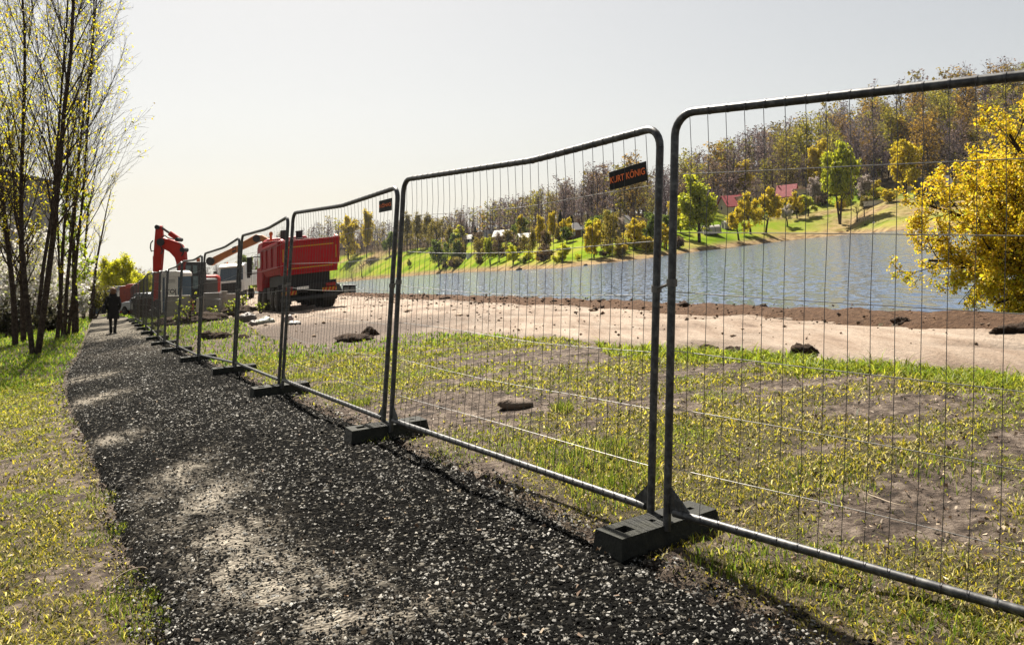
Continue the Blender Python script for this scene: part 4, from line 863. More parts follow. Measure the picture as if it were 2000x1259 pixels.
FAR = [
 ('green', 1366, 473, 118, 'large bright yellow-green tree on the far shore, right of the fence joint', 1.0), ('bronze', 1425, 398, 58, 'brown leafless round tree above the left red-roofed cottage', .95), ('yellow2', 1456, 392, 68, 'ochre yellow tree behind the left red-roofed cottage', 1.25), ('green2', 1388, 372, 36, 'small fresh green tree above the large yellow-green tree', 1.1),
 ('fruit', 1443, 470, 62, 'leaning fruit tree with yellow leaves at the water edge', 1.0), ('fruit', 1466, 458, 80, 'left one of two dark-stemmed yellow fruit trees on the meadow', .9), ('fruit', 1496, 456, 86, 'right one of two dark-stemmed yellow fruit trees on the meadow', .85), ('white', 1538, 442, 42, 'small white blossoming fruit tree on the far meadow', 1.1), ('fruit', 1557, 428, 52, 'yellow young tree right of the white flat roof', .9), ('fruit2', 1578, 424, 46, 'small green fruit tree below the pale blossom bush', 1.0),
 ('pink', 1592, 398, 52, 'rounded pale pinkish bush left of the weeping willow', .95), ('willow', 1641, 438, 148, 'tall weeping willow with two stems on the far meadow', .75), ('yellow', 1597, 372, 92, 'yellow tree rising behind the weeping willow', .75), ('barefruit', 1674, 434, 42, 'bare small fruit tree right of the weeping willow', 1.2), ('barefruit', 1688, 424, 34, 'second bare small fruit tree, farther up the slope', 1.2),
 ('pink', 1690, 392, 50, 'pale beige blossom bush behind the bare fruit trees', 1.1), ('willow2', 1768, 396, 116, 'yellow weeping tree left of the big golden tree', .85), ('yellow', 1712, 380, 26, 'small orange-yellow shrub above the bare earth', 1.2),
 ('bare', 1147, 440, 98, 'tall bare tree standing on the slope behind the hip-roofed house', 1.0), ('olive2', 1192, 496, 84, 'olive budding tree with dark straight trunk near the shore', .85), ('yellow', 1160, 504, 68, 'yellow-green bushy tree left of the olive budding tree', .9), ('yellow', 1240, 487, 56, 'bright yellow round tree left of the fence joint', 1.1), ('darkgreen', 1268, 482, 60, 'green tree close to the fence joint on the far shore', .9), ('yellow', 1302, 488, 48, 'yellow tree seen between the two fence posts', 1.0), ('pink', 1214, 470, 46, 'pink blossoming tree below the long low building', .9), ('lime', 1099, 512, 34, 'bright lime shrub at the shore below the hip-roofed house', 1.2),
 ('conifer', 1104, 440, 50, 'spruce rising above the hip-roofed house', .9), ('conifer2', 1094, 462, 52, 'dark thuja left of the hip-roofed house', .8), ('conifer', 1116, 460, 40, 'dark thuja in front of the hip-roofed house', 1.1), ('green', 1222, 418, 24, 'small fresh green tree above the long low building', 1.2), ('lime', 1238, 416, 22, 'small lime tree above the long low building', 1.2),
 ('darkgreen', 858, 527, 56, 'dark green round tree at the left end of the far shore houses', .85), ('darkgreen', 888, 519, 48, 'green round tree next to the narrow yellow tree', .75), ('yellow2', 899, 508, 36, 'narrow yellow-orange tree on the shore', .8), ('willow', 957, 518, 50, 'small green weeping tree on the far lawn', .75), ('olive2', 936, 515, 52, 'olive tree in front of the white caravans', .8), ('bronze', 975, 513, 56, 'purple-brown bare tree in front of the reddish house', .8), ('lime', 1003, 518, 36, 'lime green bush at the shore right of the bare brown tree', 1.1),
 ('conifer', 911, 460, 27, 'blunt dark conifer above the white half-timbered house', 1.3), ('conifer2', 928, 472, 32, 'dark conifer right of the half-timbered house', 1.0), ('conifer', 923, 424, 24, 'lone spruce on the skyline', .7), ('yellow', 893, 452, 26, 'yellow tree above the half-timbered house', 1.0), ('yellow2', 1019, 468, 42, 'slim golden tree above the pale roof', .8), ('yellow2', 1053, 486, 56, 'golden yellow tree left of the dark thujas', .75), ('yellow2', 1080, 474, 52, 'golden tree touching the dark thujas', .8), ('olive', 1040, 506, 52, 'brown olive tree behind the shore bushes', .9), ('bronze', 1066, 498, 46, 'grey brown bare tree behind the shore bushes', .9),
 ('lime', 1034, 512, 20, 'left small yellow shore bush', 1.3), ('yellow', 1053, 512, 22, 'right small yellow shore bush', 1.3), ('yellow', 680, 506, 78, 'yellow-topped tree at the meadow edge right of the truck', .75), ('yellow2', 716, 503, 80, 'yellow-topped tall tree left of the fence post', .7), ('darkgreen', 760, 498, 44, 'green tree hidden by the fence post with the small sign', .9), ('barefruit', 686, 543, 34, 'left bare sapling on the lakeside meadow', .8), ('barefruit', 706, 540, 38, 'middle bare sapling on the lakeside meadow', .8), ('barefruit', 721, 530, 30, 'right bare sapling on the lakeside meadow', .8), ('green', 800, 523, 16, 'lone little bush on the lakeside meadow', 1.0),
 ('olive', 795, 492, 66, 'leftmost olive brown tree in the row above the meadow', .9), ('olive', 815, 490, 64, 'second olive brown tree in the row above the meadow', .9), ('olive', 834, 489, 62, 'third olive brown tree in the row above the meadow', .9), ('olive2', 852, 487, 58, 'fourth olive brown tree in the row above the meadow', .9),
 ('yellow', 1746, 305, 88, 'broad bright yellow crown in the hillside wood', .75), ('yellow', 1846, 300, 70, 'small bright yellow crown high in the hillside wood', .6), ('lime', 1712, 352, 40, 'green tree at the foot of the wood right of the willow', .9),
 ('bronze', 1330, 432, 70, 'brown bare tree behind the fence post', .8), ('olive2', 1345, 400, 60, 'olive tree left of the wooded slope', .8)]
for f in FAR: far_tree(f[0], f[1], f[2], f[3], f[4], f[5])
rng_ = np.random.default_rng(9)
for j in range(46):
    x = rng_.uniform(965, 1350) if j < 34 else rng_.uniform(860, 965); t = rng_.uniform(.30, 1.0); ys_, ym_ = np.interp(x, FX, FS[:, 0]), np.interp(x, FX, FM[:, 0]); kd = ['bronze', 'olive2', 'yellow', 'darkgreen', 'olive', 'lime', 'pink', 'bare'][rng_.choice(8, p=[.22, .2, .14, .14, .14, .06, .03, .07])]
    wd = {'bronze': 'brown leafless', 'olive2': 'round olive', 'yellow': 'yellow', 'darkgreen': 'green', 'olive': 'slim olive', 'lime': 'lime', 'pink': 'pale pink', 'bare': 'bare'}[kd]; zn = 'left of the grey steep-roofed house' if x < 950 else 'between the reddish house and golden trees' if x < 1050 else 'around the hip-roofed house' if x < 1150 else 'around the long low building' if x < 1270 else 'by the fence joint'
    far_tree(kd, x, ys_ + (ym_ - ys_) * t, rng_.uniform(24, 48), f'{wd} garden tree {zn}', rng_.uniform(.9, 1.2), f'{wd} garden trees {zn}', 'garden_tree')
for j in range(95):
    x = rng_.uniform(850, 1340) if j < 66 else rng_.uniform(1340, 1790); t = rng_.uniform(.10, .55) if j % 3 else rng_.uniform(.5, 1.0)
    if x > 1340: t = rng_.uniform(.62, 1.0)
    ys_, ym_ = np.interp(x, FX, FS[:, 0]), np.interp(x, FX, FM[:, 0]); kd = ['bushy', 'busho', 'bushg', 'bushl', 'bushb'][rng_.choice(5, p=[.2, .28, .14, .16, .22])]
    wd = {'bushy': 'yellow', 'busho': 'olive', 'bushg': 'dark green', 'bushl': 'lime green', 'bushb': 'brown'}[kd]; zn = 'below the half-timbered house' if x < 950 else 'below the reddish house' if x < 1030 else 'below the golden trees' if x < 1100 else 'below the hip-roofed house' if x < 1180 else 'below the long low building' if x < 1270 else 'by the fence joint' if x < 1340 else 'by the red-roofed cottage' if x < 1490 else 'by the steep red roof' if x < 1620 else 'right of the weeping willow'
    far_tree(kd, x, ys_ + (ym_ - ys_) * t, rng_.uniform(13, 27), f'{wd} bush on the far slope {zn}', rng_.uniform(.9, 1.5), f'{wd} bushes on the far slope {zn}', 'bush')
far_tree('dome', 228, 612, 106, 'bright lime willow with round crown at the end of the path', .88, 'trees at the end of the path', 'willow_tree', Y=125)
far_tree('dome', 274, 606, 72, 'smaller lime willow right behind the round one', .95, 'trees at the end of the path', 'willow_tree', Y=140)
far_tree('green', 176, 612, 44, 'low lime bush under the left side of the willow', 1.1, 'trees at the end of the path', 'bush', Y=115)
far_tree('lime', 308, 600, 54, 'lime tree peeking out behind the red excavator arm', 1.1, 'trees at the end of the path', Y=150)
far_tree('darkgreen', 488, 566, 64, 'dark green tree between the white truck and the red truck', .9, 'trees at the end of the path', Y=170)
far_tree('green', 500, 568, 34, 'yellow-green bush beside the red truck mirror', 1.1, 'trees at the end of the path', 'bush', Y=160)
far_tree('olive', 470, 566, 56, 'olive tree behind the white truck cab', .9, 'trees at the end of the path', Y=190)

# ================================================================== the hillside wood
GOLD = [(.34, .22, .03), (.26, .17, .03), (.42, .27, .035), (.14, .10, .03)]; GREY = [(.15, .125, .11), (.11, .09, .08), (.19, .155, .13), (.07, .058, .05)]; MOSS = [(.34, .32, .035), (.26, .26, .03), (.42, .36, .04), (.13, .14, .02)]
ZX = [560, 700, 780, 860, 950, 1040, 1130, 1210, 1310, 1390, 1450, 1520, 1590, 1660, 1740, 1830]
ZONE = ['far behind the machines', 'just right of the red truck', 'left of the post with the small sign', 'above the lakeside meadow', 'behind the row of olive trees', 'above the grey steep-roofed house', 'above the golden trees', 'above the hip-roofed house', 'behind the long low building', 'behind the fence joint', 'above the large yellow-green tree', 'above the red-roofed cottage', 'above the steep red roof', 'behind the weeping willow', 'right of the weeping willow', 'around the bright yellow crown', 'behind the golden tree']
def wood():
    rng = np.random.default_rng(77)
    M_wood = leaf_mat('woodland_tree', .45, .8, tint=(1.18, 1.12, 1.3), spec=.05)
    def kind(sd, n, pal, sz, full):
        segs, tips = grow_tree(sd, .97, .012, lev=3, nchild=(26, 6, 4) if full else (20, 4, 2), ang=(36, 36, 40), ratio=(.36, .5, .5), start=(.06, .12, .1), up=(0, .10, .06), wob=(.03, .1, .15), nseg=(5, 3, 2) if full else (4, 2, 1), brr=(.4, .5))
        V = []; Q = []
        me = seg_mesh('t', [q_ for q_ in segs if q_[4] < 2], .0022, (5, 3, 3)); v = np.empty(len(me.vertices) * 3, np.float32); me.vertices.foreach_get('co', v); v = v.reshape(-1, 3); q = np.empty(len(me.loops), np.int32); me.loops.foreach_get('vertex_index', q); q = q.reshape(-1, 4); bpy.data.meshes.remove(me)
        tw = [q_ for q_ in segs if q_[4] == 2]; p0 = np.array([t[0] for t in tw]); p1 = np.array([t[1] for t in tw]); off = rng.normal(0, 1, p0.shape); off /= np.linalg.norm(off, axis=1)[:, None]
        Tv = np.stack([p0 - off * .0022, p0 + off * .0022, p1 + off * .0016, p1 - off * .0016], 1).reshape(-1, 3)
        T = np.array([t[0] for t in tips]); pos = T[rng.integers(0, len(T), n)] + rng.normal(0, .022, (n, 3)); d = rng.normal(0, 1, (n, 3)); d /= np.linalg.norm(d, axis=1)[:, None]; u = np.cross(rng.normal(0, 1, (n, 3)), d); u /= np.linalg.norm(u, axis=1)[:, None]; s = rng.uniform(.5, 1.4, (n, 1)) * sz
        L = np.stack([pos - d * s * .75, pos + u * s * .5, pos + d * s * .75, pos - u * s * .5], 1).reshape(-1, 3)
        tq = len(v) + np.arange(len(Tv)).reshape(-1, 4); lq = len(v) + len(Tv) + np.arange(4 * n).reshape(-1, 4)
        bc = np.tile(np.array([[.15, .125, .112]]), (len(v) + len(Tv), 1)); lc = np.repeat(np.array(pal)[rng.choice(4, n, p=Q4)] * np.exp(rng.normal(0, .2, (n, 1))), 4, 0)
        return np.vstack([v, Tv]), np.vstack([q, tq]), bc[:len(v) + len(Tv)], L, np.arange(4 * n).reshape(-1, 4), lc
    spec = [('grey brown bare', [(.18, .135, .105), (.13, .10, .08), (.23, .17, .12), (.08, .06, .05)], 600, .017), ('olive budding', OLIVE, 800, .022), ('golden brown budding', GOLD, 850, .022), ('grey bare', GREY, 350, .016), ('moss green budding', MOSS, 900, .022)]
    det = []; low = []
    for i, (nm, pal, n, sz) in enumerate(spec):
        for v_ in range(2):
            T = kind(41 + i + 50 * v_, n, pal, sz, True); mt = np_mesh('trunk', T[0], quads=T[1], col=T[2]); mc = np_mesh('crown', T[3], quads=T[4], col=T[5]); mt.materials.append(M_wood); mc.materials.append(M_wood); det.append((mt, mc))
        T = kind(141 + i, n // 6, pal, sz * 2.0, False); low.append((np.vstack([T[0], T[3]]), np.vstack([T[1], T[4] + len(T[0])]), np.vstack([T[2], T[5]])))
    pts = []
    for _ in range(20000):
        x = rng.uniform(-60, 2480); b = rng.random(); ym, yr = np.interp(x, FX, FM[:, 1]), np.interp(x, FX, FR[:, 1]); Y = ym + (yr - ym) * (-.03 + 1.07 * b)
        if x > 2150 and rng.random() < .5: continue
        if rng.random() > (1.0 if x > 560 else .6 if x > 150 else .3): continue
        if 880 < x < 1140 and b < .22 and rng.random() < .75: continue
        if 1180 < x < 1320 and b < .12: continue
        if x > 1520 and b < .05: continue
        if b < .9 and b > .45 and rng.random() < .35: continue
        X = (x - CX) / F * Y
        if pts and min((X - p_[0]) ** 2 + ((Y - p_[1]) * .6) ** 2 for p_ in pts[-400:]) < 9: continue
        pts.append((X, Y, x, b))
        if len(pts) >= 1160: break
    Vs, Qs, Cs, n0, cnt, used = [], [], [], 0, 0, {}
    pts.sort(key=lambda p_: p_[1] + (400 if p_[2] < 600 or p_[2] > 2010 else 0))
    for X, Y, x, b in pts:
        z = float(far_z(np.array([x]), np.array([Y]))[0]) - .5; H = rng.uniform(11, 18) * (.85 if x < 1150 else 1.0); pb = fbm(np.array([X * .03]), np.array([Y * .03]), 5)[0]
        if x < 620: w = [.34, .06, .0, .56, .04]
        elif 1340 < x < 1500 and b > .5: w = [.30, .02, .0, .66, .02]
        elif x > 1480: w = [.36, .12, .06, .38, .08] if pb < .5 else [.22, .18, .14, .26, .20]
        else: w = [.36, .14, .03, .38, .09] if pb < .5 else [.26, .20, .06, .28, .20]
        i = rng.choice(5, p=w); a = rng.uniform(0, 6.28); wd = rng.uniform(1.0, 1.6)
        if rng.random() < .28: H *= rng.uniform(.3, .55); wd *= 1.5
        if cnt < 280:
            mt, mc = det[2 * i + int(rng.random() < .5)]; e = bpy.data.objects.new('hillside_tree', None); C.objects.link(e); e.location = (X, Y, z); e.scale = (H * wd, H * wd, H); e.rotation_euler = (0, 0, a)
            zn = ZONE[int(np.searchsorted(ZX, x))]; e['label'] = f'{spec[i][0]} tree of the wood {zn}'; e['category'] = 'tree'; e['group'] = f'{spec[i][0]} trees of the wood {zn}'
            link('trunk', mt, None, e); link('crown', mc, None, e, kind='stuff')
        else:
            V, q, c = low[i]; ca, sa = math.cos(a), math.sin(a); R = np.array([[ca, -sa, 0], [sa, ca, 0], [0, 0, 1]])
            Vs.append((V * np.array([H * wd, H * wd, H])) @ R.T + np.array([X, Y, z])); Qs.append(q + n0); Cs.append(c * math.exp(rng.normal(0, .18))); n0 += len(V)
        cnt += 1
    me = np_mesh('woodland', np.concatenate(Vs), quads=np.concatenate(Qs), col=np.clip(np.concatenate(Cs), 0, .8))
    link('woodland', me, M_wood, kind='stuff', label='budding brown and olive deciduous wood covering the upper hillside', category='wood')
    print('WOOD', cnt, len(me.polygons))
wood()
# ================================================================== THE BUILDING SITE
M_red = paint('red_truck_paint', (.55, .006, .016), .5, 0, .5, 3, dirt_col=(.30, .10, .07), spec=.2)
M_redx = paint('red_machine_paint', (.60, .03, .014), .5, 0, .35, 4, dirt_col=(.2, .03, .02), spec=.2)
M_orange = paint('orange_machine_paint', (.55, .19, .04), .5, 0, .35, 4, dirt_col=(.25, .10, .04))
M_yellow = paint('yellow_reflective', (.75, .36, .01), .4, 0, .15, 20)
M_black = paint('black_frame', (.016, .016, .018), .55, 0, .4, 8, dirt_col=(.06, .05, .04))
M_tyre = paint('tyre_rubber', (.012, .012, .012), .85, 0, .5, 9, .4, dirt_col=(.09, .065, .045))
M_rim = paint('rim_steel', (.16, .15, .14), .5, .4, .5, 9, dirt_col=(.09, .06, .04))
M_greyd = paint('dark_grey_plastic', (.045, .048, .05), .6, 0, .4, 6)
M_white = paint('white_cab', (1.15, 1.13, 1.08), .4, 0, .25, 5, dirt_col=(.3, .26, .2))
M_conc = paint('concrete', (.48, .45, .40), .9, 0, .5, 5, .4, dirt_col=(.22, .19, .16))
M_conc2 = paint('grey_concrete', (.30, .30, .295), .9, 0, .5, 5, .4, dirt_col=(.15, .14, .13))
M_blue = paint('blue_plastic', (.02, .11, .20), .5, 0, .3, 6)
M_wplast = paint('white_plastic', (1.25, 1.2, 1.1), .5, 0, .15, 5, dirt_col=(.4, .36, .28))
M_rplast = paint('red_plastic', (.52, .09, .06), .55, 0, .25, 6)
M_rplast2 = paint('brown_red_plastic', (.34, .07, .045), .55, 0, .3, 6)
M_lamp_o = paint('orange_beacon', (.85, .18, .01), .3, 0, .05, 6)
M_lamp_r = paint('red_lamp', (.35, .01, .012), .25, 0, .1, 6)
def glass_material(name, col=(.03, .045, .06)):
    m, nt, l, b = nodes_of(name); b.inputs['Base Color'].default_value = (*col, 1); b.inputs['Roughness'].default_value = .06; b.inputs['Specular IOR Level'].default_value = .8; return m
M_glass = glass_material('dark_glass'); M_glassg = glass_material('green_glass', (.07, .11, .11))
def wheel(th, x, y, r, w, side, parent=None):
    t = th.part('wheel', MB().lathe([(-w / 2, r * .62), (-w / 2 * .96, r * .86), (-w / 2 * .7, r * .985), (-w * .1, r), (w * .1, r), (w / 2 * .7, r * .985), (w / 2 * .96, r * .86), (w / 2, r * .62)], (x, y, r), (1, 0, 0), 26), M_tyre, parent)
    th.part('rim', MB().lathe([(0, r * .6), (.06 * side, r * .58), (.03 * side, r * .42), (-.05 * side, r * .36), (.09 * side, r * .22), (.10 * side, .03)], (x + side * (w / 2 - .04), y, r), (1, 0, 0), 20), M_rim, t)
    mb = MB()
    for k in range(26):                              # tread blocks
        a = k / 26 * 2 * math.pi; mb.box((x, y + math.cos(a) * r * .995, r + math.sin(a) * r * .995), (w * .8, r * .12, .03), rotm(rx=a - math.pi / 2))
    th.part('tread', mb, M_tyre, t, smooth=False, kind='stuff')
    return t
def dump_truck():
    q = ground_at(604, 36.5); th = Thing('dump_truck', 'red four-axle dump truck with yellow stripes, seen from behind on the dirt road', 'truck', q.tolist(), math.radians(23), .115); th.M = th.M * .97
    p = th.part
    ch = p('chassis', MB().box((-.42, 4.1, .98), (.14, 8.0, .26)).box((.42, 4.1, .98), (.14, 8.0, .26)).box((0, .5, .98), (.8, .15, .22)).box((0, 3.4, .98), (.8, .2, .22)).box((-.85, 4.3, .85), (.6, 1.1, .55)).box((.85, 4.3, .85), (.6, 1.1, .55)), M_black, bevel=.02)
    # tipper: walls of an open steel box
    sec = [(-1.27, 2.98), (-1.27, 2.0), (-1.10, 1.66), (1.10, 1.66), (1.27, 2.0), (1.27, 2.98), (1.17, 2.98), (1.17, 2.05), (1.02, 1.76), (-1.02, 1.76), (-1.17, 2.05), (-1.17, 2.98)]
    n = len(sec); V = [[x, y, z] for y in (.12, 5.7) for x, z in sec]; Fc = [[i, (i + 1) % n, n + (i + 1) % n, n + i] for i in range(n)]
    for b in (0, n): Fc += [[b + 0, b + 1, b + 10, b + 11], [b + 1, b + 2, b + 9, b + 10], [b + 2, b + 3, b + 8, b + 9], [b + 3, b + 4, b + 7, b + 8], [b + 4, b + 5, b + 6, b + 7]]
    body = p('tipper_body', MB().add(V, Fc), M_red, smooth=False, bevel=.015)
    for s in (-1, 1):
        p('top_rail', MB().box((s * 1.25, 2.9, 3.0), (.18, 5.7, .14)), M_red, body, bevel=.02)
        for y in (.25, 2.1, 3.9, 5.55): p('side_rib', MB().box((s * 1.30, y, 2.48), (.10, .16, .98)), M_red, body, bevel=.015)
        p('lower_rail', MB().box((s * 1.28, 2.9, 1.98), (.10, 5.6, .12)), M_red, body, bevel=.015)
    hb = p('headboard', MB().box((0, 5.75, 2.45), (2.5, .10, 1.9)).box((0, 6.05, 3.36), (2.4, .7, .07)), M_red, bevel=.02)
    tg = p('tailgate', MB().prism([(.02, 1.60), (.12, 1.60), (.06, 2.96), (-.12, 3.02), (-.16, 2.92), (-.10, 2.1)], -1.22, 1.22, 0), M_red, smooth=False, bevel=.02)
    for z, y in ((2.76, -.165), (1.84, -.075)): p('reflective_stripe', MB().box((.0, y, z), (2.02, .012, .05)), M_yellow, tg, smooth=False)
    for x in (-1.12, 1.12): p('reflective_stripe', MB().box((x, -.15, 2.42), (.05, .012, .55), rotm(rx=-.03)), M_yellow, tg, smooth=False)
    for s in (-1, 1): p('hinge_arm', MB().box((s * 1.16, 0, 3.02), (.14, .34, .22), rotm(rx=.25)).tube([(s * 1.3, .02, 3.03), (s * 1.02, .02, 3.03)], .07, 8), M_red, tg, bevel=.02)
    p('upper_rim', MB().box((0, -.19, 2.99), (2.5, .09, .10)), M_red, tg, bevel=.015); p('lower_rim', MB().box((0, .0, 1.62), (2.44, .12, .09)), M_red, tg, bevel=.015)
    p('subframe', MB().box((0, 2.9, 1.36), (1.9, 5.2, .55)), M_black, bevel=.03)
    p('load', MB().add([[-1.1, .4, 2.5], [1.1, .4, 2.45], [1.1, 5.5, 2.75], [-1.1, 5.5, 2.8], [0, 2.9, 3.0]], [[0, 1, 4], [1, 2, 4], [2, 3, 4], [3, 0, 4]]), M_soil)
    cab = p('cab', MB().prism([(6.25, 1.0), (8.25, 1.0), (8.35, 1.9), (8.1, 3.2), (7.7, 3.42), (6.35, 3.42), (6.22, 3.2)], -1.22, 1.22, 0), M_red, smooth=False, bevel=.06)
    p('roof_visor', MB().box((0, 7.0, 3.5), (2.1, 1.3, .16), taper=(.9, .8)), M_red, cab, bevel=.04)
    for s in (-1, 1):
        p('side_window', MB().box((s * 1.225, 7.35, 2.55), (.02, 1.05, .75)), M_glass, cab, bevel=.01)
        mi = p('mirror', MB().box((s * 1.62, 8.05, 2.35), (.26, .14, .95)), M_black, cab, bevel=.04)
        p('mirror_arm', MB().tube([(s * 1.2, 8.0, 2.8), (s * 1.6, 8.05, 2.78)], .025, 6).tube([(s * 1.2, 8.0, 1.95), (s * 1.6, 8.05, 1.95)], .025, 6), M_black, mi)
    p('windscreen', MB().add([[-1.05, 8.37, 1.95], [1.05, 8.37, 1.95], [1.0, 8.14, 3.1], [-1.0, 8.14, 3.1]], [[0, 1, 2, 3]]), M_glass, cab)
    p('exhaust_stack', MB().tube([(.55, 6.0, 1.5), (.55, 6.0, 3.75)], .17, 12).tube([(.55, 6.0, 3.75), (.55, 6.0, 3.80)], .19, 12), M_black)
    p('air_intake', MB().box((-.2, 5.98, 3.6), (.34, .22, .62)), M_greyd, bevel=.04)
    p('beacon', MB().tube([(-.78, 6.3, 3.4), (-.78, 6.3, 3.72)], .06, 10).lathe([(0, .09), (.12, .09), (.18, .05)], (-.78, 6.3, 3.72), (0, 0, 1), 12), M_lamp_o)
    for y in (1.0, 2.38):
        for s in (-1, 1): wheel(th, s * .98, y, .57, .58, s)
        p('axle', MB().tube([(-.9, y, .53), (.9, y, .53)], .11, 8).lathe([(-.25, .08), (-.1, .24), (.1, .24), (.25, .08)], (0, y, .53), (1, 0, 0), 12), M_black)
    for y in (5.55, 7.25):
        for s in (-1, 1): wheel(th, s * 1.05, y, .57, .38, s)
    for s in (-1, 1):
        p('mudguard', MB().prism([(.30, .95), (.42, 1.2), (3.0, 1.2), (3.1, .9), (3.04, .9), (2.94, 1.14), (.46, 1.14), (.36, .93)], s * .72, s * 1.26, 0), M_black, bevel=.01)
        p('mud_flap', MB().box((s * .98, .30, .62), (.56, .02, .62)), M_black)
        lt = p('tail_light', MB().box((s * .92, -.03, 1.0), (.42, .08, .15)), M_lamp_r, bevel=.02)
        cv = p('chevron_plate', MB().box((s * .86, -.06, .80), (.62, .015, .17)), M_yellow)
        mb = MB()
        for k in range(4):
            x = s * .86 - .24 + k * .155; mb.add([[x - .06, -.07, .715], [x + .015, -.07, .715], [x + .075, -.07, .885], [x, -.07, .885]], [[0, 1, 2, 3]])
        p('chevron_stripes', mb, M_lamp_o if False else M_redx, cv, smooth=False, kind='stuff')
    p('rear_bumper', MB().box((0, -.02, .52), (2.42, .16, .16)), M_greyd, bevel=.03)
    p('crossbeam', MB().box((0, .08, .98), (2.3, .10, .34)), M_black, bevel=.02)
    p('number_plate', MB().box((-.28, -.07, .97), (.50, .015, .12)), M_wplast)
dump_truck()
def limb(pts, half, y=0.0):
    """flat steel arm: outline in the x-z plane, extruded sideways"""
    return MB().prism(pts, y - half, y + half, 1)
def red_excavator():
    Yd = 50.0; k = Yd / F; b = ground_at(385, Yd); px = lambda x, y: ((x - 385) * k, CAMZ - (y - HY) * k - b[2])
    th = Thing('crawler_excavator', 'red crawler excavator with raised boom and hanging stick behind the fence', 'excavator', b.tolist(), 0); p = th.part
    for s in (-1, 1):
        tr = p('track', MB().prism([(-2.1, .25), (-1.8, .02), (1.8, .02), (2.1, .25), (2.1, .62), (1.8, .86), (-1.8, .86), (-2.1, .62)], s * 1.1 - .28, s * 1.1 + .28, 1), M_black, bevel=.03)
        for x in (-1.75, -1, -.3, .4, 1.1, 1.75): p('track_roller', MB().lathe([(-.31, .16), (.31, .16)], (x, s * 1.1, .3), (0, 1, 0), 12), M_greyd, tr)
    p('turntable', MB().lathe([(0, .8), (.25, .8)], (0, 0, .8), (0, 0, 1), 24), M_black)
    h = p('house', MB().box((-.1, .5, 1.5), (1.3, 3.0, .95)), M_greyd, bevel=.12); p('counterweight', MB().box((-.1, 2.2, 1.6), (1.3, .8, 1.1)), M_redx, bevel=.2)
    c0 = px(371, 592); c1 = px(402, 511)
    cab = p('cab', MB().box(((c0[0] + c1[0]) / 2 + .1, -.55, (c0[1] + c1[1]) / 2), (c1[0] - c0[0], 1.1, c1[1] - c0[1]), taper=(.86, .95)), M_black, bevel=.06)
    xm = (c0[0] + c1[0]) / 2 + .1
    for x0, x1, z0, z1 in ((-.40, -.06, .50, 1.02), (.0, .30, .50, 1.02), (-.42, -.06, -.35, .42), (.0, .36, -.35, .42)):
        z = (c0[1] + c1[1]) / 2; f = p('window_frame', MB().box((xm + (x0 + x1) / 2, -1.105, z + (z0 + z1) / 2), (x1 - x0, .03, z1 - z0)), M_greyd, cab, bevel=.01)
        p('window_pane', MB().box((xm + (x0 + x1) / 2, -1.125, z + (z0 + z1) / 2), (x1 - x0 - .06, .02, z1 - z0 - .06)), M_glassg, cab)
    p('beacon', MB().lathe([(0, .10), (.16, .10), (.24, .05)], (xm + .1, -.5, c1[1]), (0, 0, 1), 12), M_lamp_o, cab)
    B = [px(*a) for a in ((357, 560), (352, 525), (345, 503), (335, 492), (320, 484), (317, 477), (319, 463), (330, 466), (350, 474), (357, 478), (364, 492), (366, 520), (367, 560))]
    bo = p('boom', limb(B, .26, -.1), M_redx, smooth=False, bevel=.05)
    Sx = [px(*a) for a in ((307, 446), (310, 440), (317, 441), (319, 452), (321, 482), (318, 520), (314, 560), (311, 606), (303, 606), (301, 560), (303, 500), (305, 470))]
    st = p('stick', limb(Sx, .2, -.1), M_redx, smooth=False, bevel=.05)
    def cyl(a, c, r1, r2, nm, mat, par, split=.55):
        a = np.array([px(*a)[0], -.1, px(*a)[1]]); c = np.array([px(*c)[0], -.1, px(*c)[1]]); m = a + (c - a) * split
        o = p(nm, MB().tube([c, m], r1, 12), mat, par); p('piston_rod', MB().tube([m, a], r2, 10), M_rim, par); return o
    cyl((318, 445), (351, 468), .15, .07, 'stick_cylinder', M_redx, bo, .45); cyl((346, 500), (352, 556), .13, .06, 'boom_cylinder', M_redx, bo)
    cyl((305, 585), (304, 500), .12, .06, 'bucket_cylinder', M_redx, st)
    for a, r in (((319, 473), .22), ((312, 444), .13), ((361, 488), .14), ((351, 468), .12)):
        q = px(*a); p('pin_boss', MB().lathe([(-.34, r), (.34, r)], (q[0], -.1, q[1]), (0, 1, 0), 16), M_black, bo)
    def hose(pts, nm='hose'): p(nm, MB().tube([(px(*a)[0], -.45, px(*a)[1]) for a in pts], .035, 6), M_black, bo)
    hose([(305, 470), (301, 475), (300, 484), (302, 491), (306, 490)]); hose([(320, 496), (323, 492), (322, 484), (319, 480)]); hose([(322, 464), (328, 460), (334, 465), (345, 468)]); hose([(358, 478), (363, 484), (364, 494), (360, 500)])
    bk = [px(*a) for a in ((300, 604), (314, 604), (320, 615), (318, 630), (304, 634), (296, 622))]
    p('bucket', limb(bk, .55, -.1), M_greyd, smooth=False, bevel=.04)
red_excavator()
